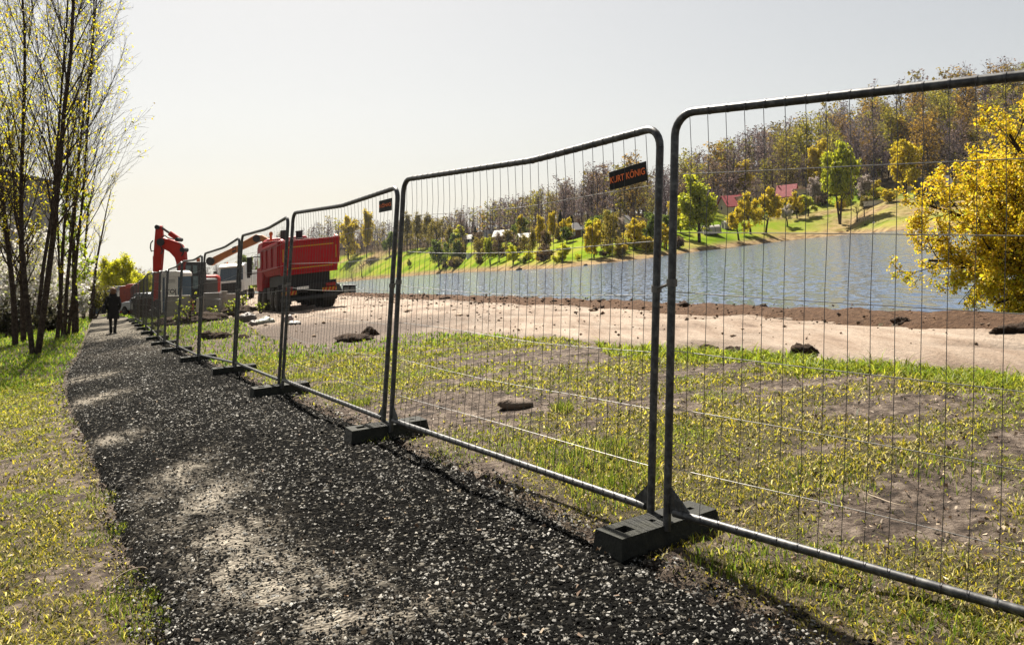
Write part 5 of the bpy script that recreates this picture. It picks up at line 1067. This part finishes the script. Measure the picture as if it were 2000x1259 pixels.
def orange_excavator():
    Yd = 62.0; k = Yd / F; b = ground_at(575, Yd); px = lambda x, y: ((x - 575) * k, CAMZ - (y - HY) * k - b[2])
    th = Thing('crawler_excavator', 'orange excavator mostly hidden behind the red truck, its long stick reaching left', 'excavator', b.tolist(), 0); p = th.part
    for s in (-1, 1): p('track', MB().prism([(-2.1, .25), (-1.8, .02), (1.8, .02), (2.1, .25), (2.1, .62), (1.8, .86), (-1.8, .86), (-2.1, .62)], s * 1.1 - .28, s * 1.1 + .28, 1), M_black, bevel=.03)
    p('house', MB().box((.4, 0, 1.6), (3.4, 2.4, 1.2)), M_orange, bevel=.1)
    p('cab', MB().box((-.7, -.6, 2.3), (1.5, 1.0, 1.6), taper=(.85, .9)), M_black, bevel=.06)
    bo = p('boom', limb([px(*a) for a in ((555, 545), (530, 485), (510, 470), (500, 463), (503, 458), (512, 459), (530, 468), (560, 510), (565, 545))], .25), M_orange, smooth=False, bevel=.05)
    st = p('stick', limb([px(*a) for a in ((406, 514), (409, 506), (440, 491), (470, 477), (498, 466), (507, 464), (508, 471), (500, 476), (470, 489), (440, 504), (414, 519))], .2), M_orange, smooth=False, bevel=.04)
    a, c = px(503, 460), px(474, 476); p('stick_cylinder', MB().tube([(a[0], -.1, a[1]), (c[0], -.1, c[1])], .12, 10), M_orange, bo)
    for a, r in (((413, 510), .3), ((503, 466), .26)): q = px(*a); p('pin_boss', MB().lathe([(-.3, r), (.3, r)], (q[0], 0, q[1]), (0, 1, 0), 14), M_black, st)
orange_excavator()
def white_truck():
    b = ground_at(452, 84); th = Thing('tipper_truck', 'white truck facing the camera behind the concrete wall elements', 'truck', b.tolist(), math.radians(186), .09); p = th.part
    p('chassis', MB().box((0, -3.2, .9), (1.0, 6.4, .3)), M_black)
    cab = p('cab', MB().prism([(.0, .95), (.06, 1.9), (-.18, 3.3), (-.5, 3.62), (-1.9, 3.62), (-2.0, .95)], -1.24, 1.24, 0), M_white, smooth=False, bevel=.08)
    p('windscreen', MB().add([[-1.1, .075, 1.98], [1.1, .075, 1.98], [1.04, -.14, 3.2], [-1.04, -.14, 3.2]], [[0, 1, 2, 3]]), M_glass, cab)
    p('grille', MB().box((0, .05, 1.4), (1.9, .08, .75)), M_black, cab, bevel=.02); p('bumper', MB().box((0, .02, .72), (2.46, .25, .5)), M_greyd, cab, bevel=.05)
    p('sun_visor', MB().box((0, -.05, 3.38), (2.3, .4, .1), rotm(rx=-.3)), M_white, cab, bevel=.03)
    for s in (-1, 1):
        p('headlight', MB().box((s * .95, .10, .95), (.4, .1, .2)), M_wplast, cab, bevel=.02); p('mirror', MB().box((s * 1.58, -.25, 2.55), (.32, .16, .95)), M_black, cab, bevel=.05)
        wheel(th, s * 1.05, -1.0, .52, .36, s); wheel(th, s * 1.0, -4.6, .52, .5, s)
    p('tipper_body', MB().box((0, -4.6, 2.1), (2.45, 4.8, 1.5)), M_white, bevel=.04)
    for s in (-.6, .6): p('beacon', MB().lathe([(0, .09), (.14, .09), (.18, .05)], (s, -1.0, 3.62), (0, 0, 1), 10), M_lamp_o, cab)
white_truck()
def toilet(name, label, loc, yaw, body, panel, w=1.1, h=2.25, roof=None, group='portable toilets', text=None, sh=.05):
    th = Thing(name, label, 'toilet cabin', loc, yaw, sh, group); p = th.part
    p('base', MB().box((0, 0, .07), (w * 1.03, w * 1.03, .14)), M_greyd, bevel=.02)
    wl_ = p('wall', MB().box((0, 0, h * .46), (w, w, h * .82), taper=(.97, .97)), panel, bevel=.03)
    d = p('door', MB().box((0, -w / 2 - .01, h * .46), (w * .64, .04, h * .80)), body, bevel=.02)
    p('handle', MB().box((w * .24, -w / 2 - .05, h * .45), (.04, .05, .16)), M_black, d)
    for k in range(3): p('vent_slot', MB().box((0, -w / 2 - .035, h * (.74 + .03 * k)), (w * .4, .012, .02)), M_greyd, d)
    p('roof', MB().prism([(-w * .53, h * .86), (-w * .53, h * .93), (-w * .42, h * .985), (-w * .2, h), (w * .2, h), (w * .42, h * .985), (w * .53, h * .93), (w * .53, h * .86)], -w * .53, w * .53, 1), roof or body, bevel=.05)
    for s in (-1, 1): p('corner_post', MB().box((s * w * .47, -w * .485, h * .46), (.08, .06, h * .82)), body, wl_, bevel=.015)
    if text:
        me = text_mesh(text, .34, .004, .008); V = np.array([v.co[:] for v in me.vertices]); V = np.stack([V[:, 0], -w / 2 - .036 - V[:, 2] * 0, V[:, 1] + h * .45], -1)
        me.vertices.foreach_set('co', (V @ th.M.T).astype(np.float32).ravel()); me.update(); link('lettering', me, M_black, th.o)
    return th
b = P(345, 613, 46); toilet('portable_toilet', 'white and blue portable toilet cabin with black letters on its door', b.tolist(), -.10, M_wplast, M_blue, 1.12, 2.28, text='TOI\nTOI')
b = ground_at(413, 62); toilet('portable_toilet', 'red plastic toilet cabin left of the white truck', b.tolist(), .1, M_rplast, M_rplast, .78, 2.35)
b = ground_at(259, 66); toilet('portable_toilet', 'brown-red toilet cabin, right one of the pair by the fence end', b.tolist(), .35, M_rplast2, M_rplast2, .95, 2.35, M_rplast)
b = ground_at(247, 72); toilet('portable_toilet', 'brown-red toilet cabin, left one of the pair by the fence end', b.tolist(), .35, M_rplast2, M_rplast2, .95, 2.35)
# ---- concrete elements, kerb stone, canister, skip
def block(label, x0, x1, ytop, ybot, Y, mat=M_conc, depth=.5, joints=0, name='concrete_block'):
    k = Y / F; a = P((x0 + x1) / 2, ybot, Y); w, h = (x1 - x0) * k, (ybot - ytop) * k
    th = Thing(name, label, 'concrete block', a.tolist(), .06, .03, 'concrete wall elements on the site')
    if joints:
        for j in range(joints): th.part('course', MB().box((0, 0, h * (j + .5) / joints), (w - .01 * (j % 2), depth, h / joints - .025)), mat, bevel=.015)
    else: th.part('slab', MB().box((0, 0, h / 2), (w, depth * .35, h)), mat, bevel=.02); th.part('foot_slab', MB().box((0, depth * .45, .09), (w * .98, depth, .18)), mat, bevel=.02)
block('plain concrete wall element in front of the white and blue toilet', 326, 370, 577, 627, 40.5, depth=1.0)
block('narrow concrete element left of the stacked grey blocks', 384.5, 397, 582, 622, 41.5, depth=.5)
block('dark grey concrete wall of stacked blocks', 398, 431, 571, 612, 45, M_conc2, .6, 3)
block('tall concrete element with a wooden post, right of the stacked grey blocks', 431.3, 443.5, 568, 608, 45.4, depth=.4)
block('pale concrete wall element in front of the white truck', 444, 461, 573, 608, 44.6, depth=.8)
k = 43 / F; a = P(453, 628, 43); th = Thing('kerb_stone', 'long flat kerb stone lying in the earth left of the rubbish', 'kerb stone', a.tolist(), .05, .03); th.part('block', MB().box((0, 0, .11), (1.35, .3, .24)), M_conc, bevel=.03)
a = P(373, 606, 42); th = Thing('gas_cylinder', 'small red upright cylinder beside the concrete wall element', 'cylinder', a.tolist(), 0); th.part('bottle', MB().lathe([(0, .10), (.02, .13), (.42, .13), (.50, .09), (.54, .04)], (0, 0, 0), (0, 0, 1), 16), M_rplast); th.part('valve', MB().tube([(0, 0, .53), (0, 0, .6)], .03, 8), M_rim)
k = 52 / F; a = ground_at(300, 52); th = Thing('skip_container', 'dark rusty open skip behind the far fence panels', 'skip', a.tolist(), .35, .05)
th.part('wall', MB().add([[-.95, -1.2, 0], [.95, -1.2, 0], [.95, 1.2, 0], [-.95, 1.2, 0], [-1.1, -1.6, 1.15], [1.1, -1.6, 1.15], [1.1, 1.6, 1.15], [-1.1, 1.6, 1.15]], [[3, 2, 1, 0], [0, 1, 5, 4], [1, 2, 6, 5], [2, 3, 7, 6], [3, 0, 4, 7]]), paint('rusty_skip', (.045, .032, .026), .8, 0, .5, 4, dirt_col=(.10, .05, .03)), smooth=False)
for s in (-1, 1): th.part('rim', MB().box((s * 1.1, 0, 1.17), (.1, 3.2, .1)), M_black)
for s in (-1, 1): th.part('rim', MB().box((0, s * 1.6, 1.17), (2.1, .1, .1)), M_black)
# ---- parked car behind the far fence panels, containers at the far end
def car(label, loc, yaw, mat):
    th = Thing('parked_car', label, 'car', loc, yaw, .06, 'cars parked on the site'); p = th.part
    p('body', MB().prism([(-2.1, .35), (-2.15, .75), (-1.95, .95), (-.9, 1.0), (1.3, .98), (2.0, .85), (2.15, .6), (2.1, .32)], -.86, .86, 0), mat, smooth=False, bevel=.08)
    g = p('greenhouse', MB().prism([(-1.75, .96), (-1.35, 1.45), (.35, 1.5), (1.15, .97)], -.74, .74, 0), M_glass, smooth=False, bevel=.05); p('roof', MB().prism([(-1.4, 1.44), (-1.3, 1.52), (.3, 1.56), (.45, 1.48)], -.72, .72, 0), mat, g, bevel=.03)
    for y in (-1.3, 1.3):
        for s in (-1, 1): wheel(th, s * .8, y, .32, .2, s)
    for s in (-1, 1): p('tail_light', MB().box((s * .68, -2.13, .75), (.25, .06, .16)), M_lamp_r)
car('white parked car glimpsed through the far fence panels', ground_at(318, 62).tolist(), 1.2, M_white)
car('silver grey parked car left of the excavator stick', ground_at(285, 64).tolist(), 1.0, paint('silver_paint', (.35, .36, .37), .35, .5, .2, 6))
def container(label, x, Y, w, l, h, yaw, mat):
    th = Thing('site_container', label, 'container', ground_at(x, Y).tolist(), yaw, .06, 'site containers at the end of the path'); p = th.part
    p('wall', MB().box((0, 0, h / 2), (w, l, h)), mat, bevel=.03); p('roof', MB().box((0, 0, h + .04), (w + .06, l + .06, .08)), mat, bevel=.02)
    for k in range(7): p('rib', MB().box((-w / 2 + (k + .5) * w / 7, -l / 2 - .02, h / 2), (.08, .06, h * .9)), mat, bevel=.01)
    dr = p('door', MB().box((w * .28, -l / 2 - .05, h * .44), (.9, .05, h * .82)), M_white, bevel=.01); p('handle', MB().box((w * .28 + .35, -l / 2 - .09, h * .42), (.05, .05, .2)), M_black, dr)
container('dark blue site container at the end of the path', 210, 92, 3.0, 2.3, 2.3, .1, paint('blue_container', (.03, .07, .12), .5, 0, .35, 4))
container('grey white site container left of the red toilets', 236, 84, 1.5, 2.3, 2.5, .2, paint('pale_container', (.38, .40, .44), .5, 0, .35, 4))
for k, (x, Y, lab) in enumerate(((170, 70, 'left steel fence panel closing the end of the path'), (190, 72, 'right steel fence panel closing the end of the path'))):
    a = ground_at(x, Y); th = Thing('mesh_fence', lab, 'fence', a.tolist(), .25 * (k - .3), .06, 'fence panels closing the path')
    th.part('frame', MB().tube([(-1.7, 0, .1), (-1.7, 0, 2), (1.7, 0, 2), (1.7, 0, .1), (-1.7, 0, .1)], .022, 6), M_galv); mb = MB()
    for j in range(16): mb.tube([(-1.6 + j * .213, 0, .1), (-1.6 + j * .213, 0, 2)], .004, 3, False)
    for j in range(6): mb.tube([(-1.7, 0, .3 + j * .3), (1.7, 0, .3 + j * .3)], .005, 3, False)
    th.part('wire_infill', mb, M_wire, kind='stuff')
# ---- little digger by the water
a = P(677, 596, 58); th = Thing('mini_digger', 'little digger half hidden behind the soil bank, right of the red truck', 'digger', a.tolist(), .1); p = th.part
p('undercarriage', MB().box((0, 0, .25), (1.0, 1.4, .5)), M_black, bevel=.06); cb = p('cab', MB().box((.18, 0, .85), (.86, .9, .9), taper=(.9, .9)), M_black, bevel=.04)
p('window_pane', MB().box((.05, -.46, .98), (.34, .03, .5)), M_glassg, cb); p('window_pane', MB().box((.42, -.46, .98), (.26, .03, .5)), M_glassg, cb)
p('roof', MB().box((.18, 0, 1.34), (.92, .96, .07)), M_greyd, cb, bevel=.02)
p('loader_arm', MB().prism([(-.62, .1), (-.62, 1.5), (-.5, 1.45), (-.2, .85), (-.2, .7), (-.4, .1)], -.3, .3, 1), M_greyd, bevel=.03)
# ---- rubbish
for kk, (x, y, r, fl, col, lab) in enumerate([(486, 627, .26, .75, (.16, .13, .12), 'dark crumpled rubbish bag at the edge of the mud'), (519, 632, .28, .5, (.50, .52, .44), 'pale greenish-white rubbish bag'), (563, 630, .18, .9, (.55, .42, .38), 'pinkish-white torn bag by the fence post'), (575, 634, .2, .4, (.22, .22, .21), 'dark grey crumpled sheet right of the pinkish bag'), (499, 634, .2, .5, (.3, .24, .2), 'small brown rubbish heap beside the greenish bag')]):
    o = link('rubbish_bag', lump_mesh('rubbish_bag', r, 200 + kk, 22, 14, .55, fl), paint(f'bag_{kk}', col, .45, 0, .4, 9, .8), label=lab, category='rubbish bag', group='rubbish lying by the mud'); q = gp(x, y); o.location = (q[0], q[1], q[2] + r * fl * .5); o.rotation_euler = (0, 0, kk)
# ---- heaps of earth round the concrete
for kk, (x, y, r, fl, lab) in enumerate([(350, 632, .9, .28, 'low earth heap under the concrete wall element'), (400, 627, 1.0, .36, 'brown earth heap before the stacked grey blocks'), (470, 612, .9, .40, 'brown earth heap right of the pale concrete element'), (415, 622, .6, .35, 'small earth heap left of the kerb stone')]):
    q = gp(x, y); o = link('earth_heap', lump_mesh('earth_heap', r, 300 + kk, 34, 18, .5, fl), M_clod, label=lab, category='heap', group='heaps of earth by the concrete'); o.location = (q[0], q[1], q[2])
for kk, (x, y, H, lab) in enumerate([(368, 632, 1.25, 'thin sapling with lime leaves before the toilet'), (345, 634, .6, 'tiny lime sapling under the concrete element'), (418, 622, .6, 'small lime sapling before the grey blocks'), (454, 617, .7, 'small lime sapling on the earth heap'), (474, 606, .9, 'lime sapling right of the pale concrete element'), (508, 612, .6, 'lime sapling before the red truck wheels')]):
    shrub('sapling', lab, 'sapling', gp(x, y).tolist(), H, .4, 400 + kk, [(.45, .55, .03), (.35, .48, .03), (.55, .58, .05)], [.4, .3, .3], 70, .07, group='saplings by the concrete', stems=3)
# ================================================================== the walker
def person():
    q = gp(221, 652); s = 1.72; yaw = math.radians(20)
    th = Thing('person', 'person in a long black coat walking away along the path', 'person', q.tolist(), yaw); p = th.part
    J = {'pelvis': (0, 0, .93, .14), 'waist': (0, .0, 1.08, .125), 'chest': (0, .01, 1.30, .15), 'neck': (0, .0, 1.47, .06), 'head': (0, .02, 1.57, .085), 'crown': (0, .02, 1.68, .06),
         'lh': (-.09, 0, .88, .10), 'lk': (-.10, .10, .50, .065), 'la': (-.09, .16, .09, .045), 'lt': (-.09, .30, .04, .04), 'rh': (.09, 0, .88, .10), 'rk': (.09, -.02, .49, .065), 'ra': (.07, -.16, .11, .045), 'rt': (.07, -.05, .035, .04),
         'ls': (-.16, 0, 1.38, .06), 'le': (-.235, -.03, 1.12, .045), 'lw': (-.19, .12, .93, .04), 'rs': (.16, 0, 1.38, .06), 're': (.235, -.03, 1.12, .045), 'rw': (.19, .12, .93, .04)}
    E = [('pelvis', 'waist'), ('waist', 'chest'), ('chest', 'neck'), ('neck', 'head'), ('head', 'crown'), ('pelvis', 'lh'), ('lh', 'lk'), ('lk', 'la'), ('la', 'lt'), ('pelvis', 'rh'), ('rh', 'rk'), ('rk', 'ra'), ('ra', 'rt'), ('chest', 'ls'), ('ls', 'le'), ('le', 'lw'), ('chest', 'rs'), ('rs', 're'), ('re', 'rw')]
    nm = list(J); me = bpy.data.meshes.new('body'); V = np.array([J[k][:3] for k in nm]) @ th.M.T
    me.from_pydata(V.tolist(), [(nm.index(a), nm.index(b)) for a, b in E], []); o = bpy.data.objects.new('body', me); C.objects.link(o)
    sk = o.modifiers.new('skin', 'SKIN'); sv = me.skin_vertices[0].data
    for k, n_ in enumerate(nm): sv[k].radius = (J[n_][3], J[n_][3]); sv[k].use_root = n_ == 'pelvis'
    o.modifiers.new('sub', 'SUBSURF').levels = 1; o.modifiers['sub'].render_levels = 2
    bpy.context.view_layer.update(); m2 = bpy.data.meshes.new_from_object(o.evaluated_get(bpy.context.evaluated_depsgraph_get())); bpy.data.objects.remove(o)
    cl = paint('black_cloth', (.008, .008, .009), .85, 0, .2, 9); skin = paint('skin', (.5, .3, .22), .5, 0, .1, 9)
    m2.materials.append(cl); m2.materials.append(skin)
    for f in m2.polygons: f.material_index = 1 if f.center.z > 1.45 else 0; f.use_smooth = True
    bo = bpy.data.objects.new('body', m2); C.objects.link(bo); bo.parent = th.o
    rings = [(.58, .22, .17), (.75, .205, .16), (.95, .19, .15), (1.10, .17, .14), (1.28, .19, .15), (1.40, .185, .13), (1.47, .12, .11), (1.52, .10, .10)]; mb = MB(); V = []; n = 20
    for z, a, b in rings:
        for k in range(n):
            t = 2 * math.pi * k / n; w = 1 + .05 * math.sin(5 * t) * max(0, 1.0 - z); V.append((a * w * math.cos(t), b * w * math.sin(t) + .01, z + .02 * math.sin(3 * t) * (z < .6)))
    mb.add(V, [[i * n + k, i * n + (k + 1) % n, (i + 1) * n + (k + 1) % n, (i + 1) * n + k] for i in range(len(rings) - 1) for k in range(n)])
    co = p('coat', mb, cl)
    for s in (-1, 1): p('sleeve', MB().tube([(s * .155, 0, 1.40), (s * .205, -.01, 1.28), (s * .24, -.03, 1.12), (s * .21, .06, 1.0), (s * .19, .12, .93)], [.075, .07, .06, .054, .05], 10), cl, co)
    p('hood', MB().lathe([(-.10, .13), (-.02, .15), (.05, .12)], (0, -.05, 1.47), (0, -.3, 1), 14), cl, co)
    hm = lump_mesh('hair', .118, 5, 18, 12, .12, 1.25); V = np.array([v.co[:] for v in hm.vertices]); V[:, 1] -= .012; V[:, 2] += 1.615; hm.vertices.foreach_set('co', (V @ th.M.T).astype(np.float32).ravel()); hm.update()
    link('hair', hm, paint('brown_hair', (.22, .10, .045), .6, 0, .4, 40, .3), th.o)
    for a, b_ in ((J['la'], J['lt']), (J['ra'], J['rt'])): p('boot', MB().tube([(a[0], a[1], a[2] + .18), a[:3], (b_[0], b_[1] - .12, b_[2] + .02), b_[:3]], [.06, .062, .05, .035], 10), cl)
    bg_ = Thing('shoulder_bag', 'black shoulder bag hanging at the left hip of the walker', 'bag', (np.array(q) + th.M @ np.array([-.31, .0, .78])).tolist(), yaw)
    bg_.part('pouch', MB().box((0, 0, .17), (.15, .36, .34), taper=(.8, .85)), cl, bevel=.05); bg_.part('strap', MB().tube([(0, -.12, .33), (.06, -.06, .56), (.14, -.02, .66), (.06, .06, .56), (0, .12, .33)], .014, 6), cl)
person()
# ---- twigs lying on the path
for kk, (x, y, dx, lab) in enumerate([(835, 1195, .05, 'pale curved twig lying on the gravel in the foreground'), (268, 1150, -.12, 'long dry stalk bending over the path edge'), (1715, 1000, .12, 'dry branched stick on the soil behind the nearest fence panel')]):
    q = gp(x, y); L = .09 if kk == 0 else .25; pts = [(q[0] + dx * L * 3 * t * t + .012 * math.sin(5 * t), q[1] - L * (t - .5), q[2] + .06 + (.05 * math.sin(3 * t) if kk == 1 else .01 * t)) for t in np.linspace(0, 1, 8)]
    o = link('twig', MB().tube(pts, [.0035] * 6 + [.003, .002], 6).mesh('twig', smooth=True), paint(f'dry_twig_{kk}', (.45, .36, .26), .8, 0, .3, 30), label=lab, category='twig')
# ================================================================== HOUSES ON THE FAR SHORE
M_roofr = paint('red_roof_tiles', (.42, .035, .045), .7, 0, .3, 1.2, .2); M_roofp = paint('pink_flat_roof', (.95, .60, .54), .7, 0, .2, 1); M_roofg = paint('grey_roof', (.13, .12, .125), .7, 0, .3, 1); M_roofl = paint('light_roof', (.9, .86, .8), .6, 0, .25, 1)
M_wallw = paint('white_wall', (1.1, 1.07, 1.0), .9, 0, .15, 1); M_wallb = paint('beige_wall', (.72, .63, .48), .9, 0, .15, 1); M_wallr = paint('brick_wall', (.22, .10, .07), .9, 0, .3, 2); M_walld = paint('dark_timber_wall', (.05, .045, .045), .9, 0, .3, 1); M_wallg = paint('grey_wall', (.40, .39, .385), .9, 0, .2, 1)
def house(label, x, y, w, d, wh, rh, yaw, wall, roof, kind='gable', chim=True, wins=2, cat='house', name='house', dorm=None, Y=None, sh=.08):
    k_ = .62 if x < 1180 else .80 if x < 1350 else .84; w *= k_; d *= k_; wh *= k_; rh *= k_
    q = fp(x, y) if Y is None else P(x, y, Y); th = Thing(name, label, cat, (q - np.array([0, 0, .6])).tolist(), yaw, sh, 'houses on the far shore'); p = th.part; wh += .6
    p('wall', MB().box((0, 0, wh / 2), (w, d, wh)) if kind != 'gable' else MB().prism([(-d / 2, 0), (-d / 2, wh), (0, wh + rh - .05), (d / 2, wh), (d / 2, 0)], -w / 2, w / 2, 0), wall, smooth=False)
    if kind == 'gable':
        e = .35; sl = rh / (d / 2); ro = p('roof', MB().prism([(-d / 2 - e, wh - e * sl), (0, wh + rh), (d / 2 + e, wh - e * sl), (d / 2 + e, wh - e * sl + .2), (0, wh + rh + .22), (-d / 2 - e, wh - e * sl + .2)], -w / 2 - .35, w / 2 + .35, 0), roof, smooth=False)
    elif kind == 'hip':
        e = .4; a, b = w / 2 + e, d / 2 + e; ro = p('roof', MB().add([[-a, -b, wh], [a, -b, wh], [a, b, wh], [-a, b, wh], [-a + b, 0, wh + rh], [a - b, 0, wh + rh]], [[0, 1, 5, 4], [1, 2, 5], [2, 3, 4, 5], [3, 0, 4], [3, 2, 1, 0]]), roof, smooth=False)
    else: ro = p('roof', MB().box((0, 0, wh + .12), (w + .5, d + .5, .24)), roof, smooth=False)
    if chim: p('chimney', MB().box((w * .22, d * .1, wh + rh * .9 + .3), (.6, .6, 1.5)), M_wallr, ro, smooth=False)
    for k in range(wins):
        xx = -w / 2 + (k + .5) * w / wins; f = p('window', MB().box((xx, -d / 2 - .03, wh * .58), (1.05, .08, 1.25)), M_wallw, smooth=False); p('pane', MB().box((xx, -d / 2 - .08, wh * .58), (.85, .04, 1.05)), M_glass, f, smooth=False)
    if kind == 'gable':
        f = p('window', MB().box((-w / 2 - .03, 0, wh * .9), (.08, 1.0, 1.2)), M_wallw, smooth=False); p('pane', MB().box((-w / 2 - .08, 0, wh * .9), (.04, .8, 1.0)), M_glass, f, smooth=False)
    if dorm:
        dx, dw, mat = dorm; dm = p('dormer', MB().box((dx, -d * .30, wh + rh * .45), (dw, d * .4, rh * .75)), wall, smooth=False); p('dormer_roof', MB().box((dx, -d * .32, wh + rh * .86), (dw + .5, d * .5, .16)), mat, dm, smooth=False)
        for s in (-.25, .25): p('dormer_window', MB().box((dx + s * dw, -d * .5 - .03, wh + rh * .48), (dw * .28, .06, rh * .42)), M_glass, dm, smooth=False)
    return th
house('red-roofed cottage with a wide pink-topped dormer', 1436, 418, 10, 8, 2.6, 3.6, .25, M_wallb, M_roofr, dorm=(1.6, 4.2, M_roofp))
house('steep red-roofed house beside a flat-roofed block', 1537, 398, 6.4, 7, 2.6, 4.0, -.5, M_wallb, M_roofr, chim=False)
house('beige block with pink flat roof beside the steep red roof', 1559, 396, 5.2, 6, 4.6, .3, -.05, M_wallb, M_roofp, 'flat', False, 2)
house('low shed with a white flat roof below the steep red-roofed house', 1524, 412, 7.2, 4, 1.9, .2, .05, M_wallg, M_roofl, 'flat', False, 2, 'shed', 'shed')
house('grey hip-roofed house behind dark thujas', 1123, 462, 8.5, 7, 2.6, 3.2, .3, M_wallr, M_roofg, 'hip')
house('long low building with dark flat roof near the fence joint', 1238, 444, 13, 7, 2.6, .3, .12, M_wallg, M_roofg, 'flat', False, 4, 'building', 'building')
house('small grey gabled house in front of the long low building', 1222, 452, 4.5, 5, 2.2, 2.4, 1.2, M_wallw, M_roofg, chim=False, wins=1)
house('low building with pale flat roof seen between the fence posts', 1290, 440, 8, 6, 2.4, .3, .1, M_wallb, M_roofl, 'flat', False, 2, 'building', 'building')
house('white half-timbered house far left on the shore slope', 913, 474, 7.5, 7, 2.6, 2.6, .2, M_wallw, M_roofl, chim=False, wins=3)
house('grey steep-roofed house right of the dark conifer', 953, 474, 6.4, 7, 3.2, 4.2, .8, M_wallg, M_roofg)
house('reddish house with pale roof behind the bare brown tree', 980, 472, 8, 7, 3.2, 3.0, -.3, M_wallr, M_roofl)
house('brown house with pale roof edge below the golden trees', 1030, 472, 9, 6, 2.0, 2.0, .3, M_wallr, M_roofl, chim=False)
house('flat white caravan on the lawn', 942, 500, 6, 3, 1.9, .2, .1, M_wallw, M_roofl, 'flat', False, 2, 'caravan', 'caravan')
house('second flat white caravan, left of the first', 918, 502, 4, 3, 1.6, .2, .1, M_wallw, M_roofl, 'flat', False, 1, 'caravan', 'caravan')
house('low pale shed roof behind the lime shore bush', 1000, 494, 7, 3, 1.3, .2, .05, M_wallg, M_roofl, 'flat', False, 2, 'shed', 'shed')
house('dark timber barn with grey roof left of the golden tree', 1822, 392, 9, 8, 3.6, 3.4, -.2, M_walld, M_roofg, chim=False)
house('pale roofed house high on the wooded hill', 874, 442, 9, 7, 2.6, 2.4, .1, M_wallb, M_roofl, chim=False)
# ---- poly tunnels, wall, picket fence, stones on the far meadow
for kk, (x, y, r, L, lab) in enumerate([(1387, 458, 1.8, 4.4, 'whitish plastic greenhouse tunnel right of the large yellow-green tree'), (1421, 447, 1.7, 2.6, 'second smaller plastic greenhouse tunnel')]):
    q = fp(x, y); th = Thing('greenhouse_tunnel', lab, 'greenhouse', q.tolist(), .15, .08, 'plastic greenhouse tunnels'); arc = [(r * math.cos(t), 1.25 * r * math.sin(t)) for t in np.linspace(0, math.pi, 12)]
    th.part('film', MB().prism(arc, -L / 2, L / 2, 0), paint(f'tunnel_film_{kk}', (.56, .52, .46), .35, 0, .3, 3)); th.part('door', MB().box((-L / 2 - .03, 0, .8), (.06, .9, 1.6)), M_walld)
    for j in range(4): th.part('hoop', MB().tube([(-L / 2 + j * L / 3, a * 1.02, b * 1.02) for a, b in arc], .05, 5), M_galv)
q = fp(1714, 400); th = Thing('retaining_wall', 'low pale concrete wall above the bare earth on the far slope', 'wall', q.tolist(), -.1, .1); th.part('wall', MB().box((0, 0, .5), (7, .4, 1.2)), M_roofl); th.part('coping', MB().box((0, 0, 1.15), (7.2, .6, .12)), M_conc)
q = fp(1693, 432); th = Thing('picket_fence', 'row of thin pickets on the far lawn right of the weeping willow', 'fence', q.tolist(), 0, .10)
for j in range(9): th.part('picket', MB().box((-2.2 + j * .55, 0, .5), (.08, .06, 1.1)), M_wallb)
th.part('rail', MB().box((0, .05, .8), (4.8, .05, .08)), M_wallb)
for kk, (x, y, r, lab) in enumerate([(1690, 440, .35, 'dark round object on the far lawn'), (1655, 452, .3, 'dark stone on the far shore below the willow'), (1144, 521, .5, 'dark rock at the waterline below the olive tree'), (1015, 530, .8, 'dark flat rock at the waterline below the shore bushes'), (1707, 436, .3, 'pale boulder on the far lawn')]):
    q = fp(x, y); o = link('rock', lump_mesh('rock', r, 500 + kk, 14, 9, .3, .7), M_clod if kk < 4 else M_roofl, label=lab, category='rock', group='rocks on the far shore'); o.location = (q[0], q[1], q[2] + r * .3)
# ---- apartment block behind the left trees
def block_building():
    q = P(-140, 626, 95); th = Thing('apartment_building', 'grey apartment building behind the trees at the left edge', 'building', (q - np.array([0, 0, 2])).tolist(), math.radians(8)); p = th.part
    w, d, h = 21, 12, 17.5; p('wall', MB().box((0, 0, h / 2), (w, d, h)), M_wallg, smooth=False); p('roof', MB().box((0, 0, h + .2), (w + .6, d + .6, .4)), M_roofg, smooth=False)
    for fl in range(5):
        for k in range(6):
            x = -w / 2 + (k + .5) * w / 6; z = 3.6 + fl * 2.9; f = p('window', MB().box((x, -d / 2 - .04, z), (1.7, .1, 1.6)), M_wallw, smooth=False); p('pane', MB().box((x, -d / 2 - .10, z), (1.5, .05, 1.4)), M_glass, f, smooth=False)
block_building()
# ================================================================== THE AIR
hm_, hn_, hl_, hb_ = nodes_of('haze_air'); hn_.remove(hb_); vp = hn_.new('ShaderNodeVolumePrincipled'); vp.inputs['Color'].default_value = (.86, .90, 1.0, 1); vp.inputs['Density'].default_value = 0.00005; vp.inputs['Anisotropy'].default_value = 0.0
hl_.new(vp.outputs[0], hn_['Material Output'].inputs['Volume'])
link('haze', MB().box((-350, 620, 15), (3300, 1420, 420)).mesh('haze'), hm_, kind='stuff', label='thin spring haze over the lake and hills', category='haze')
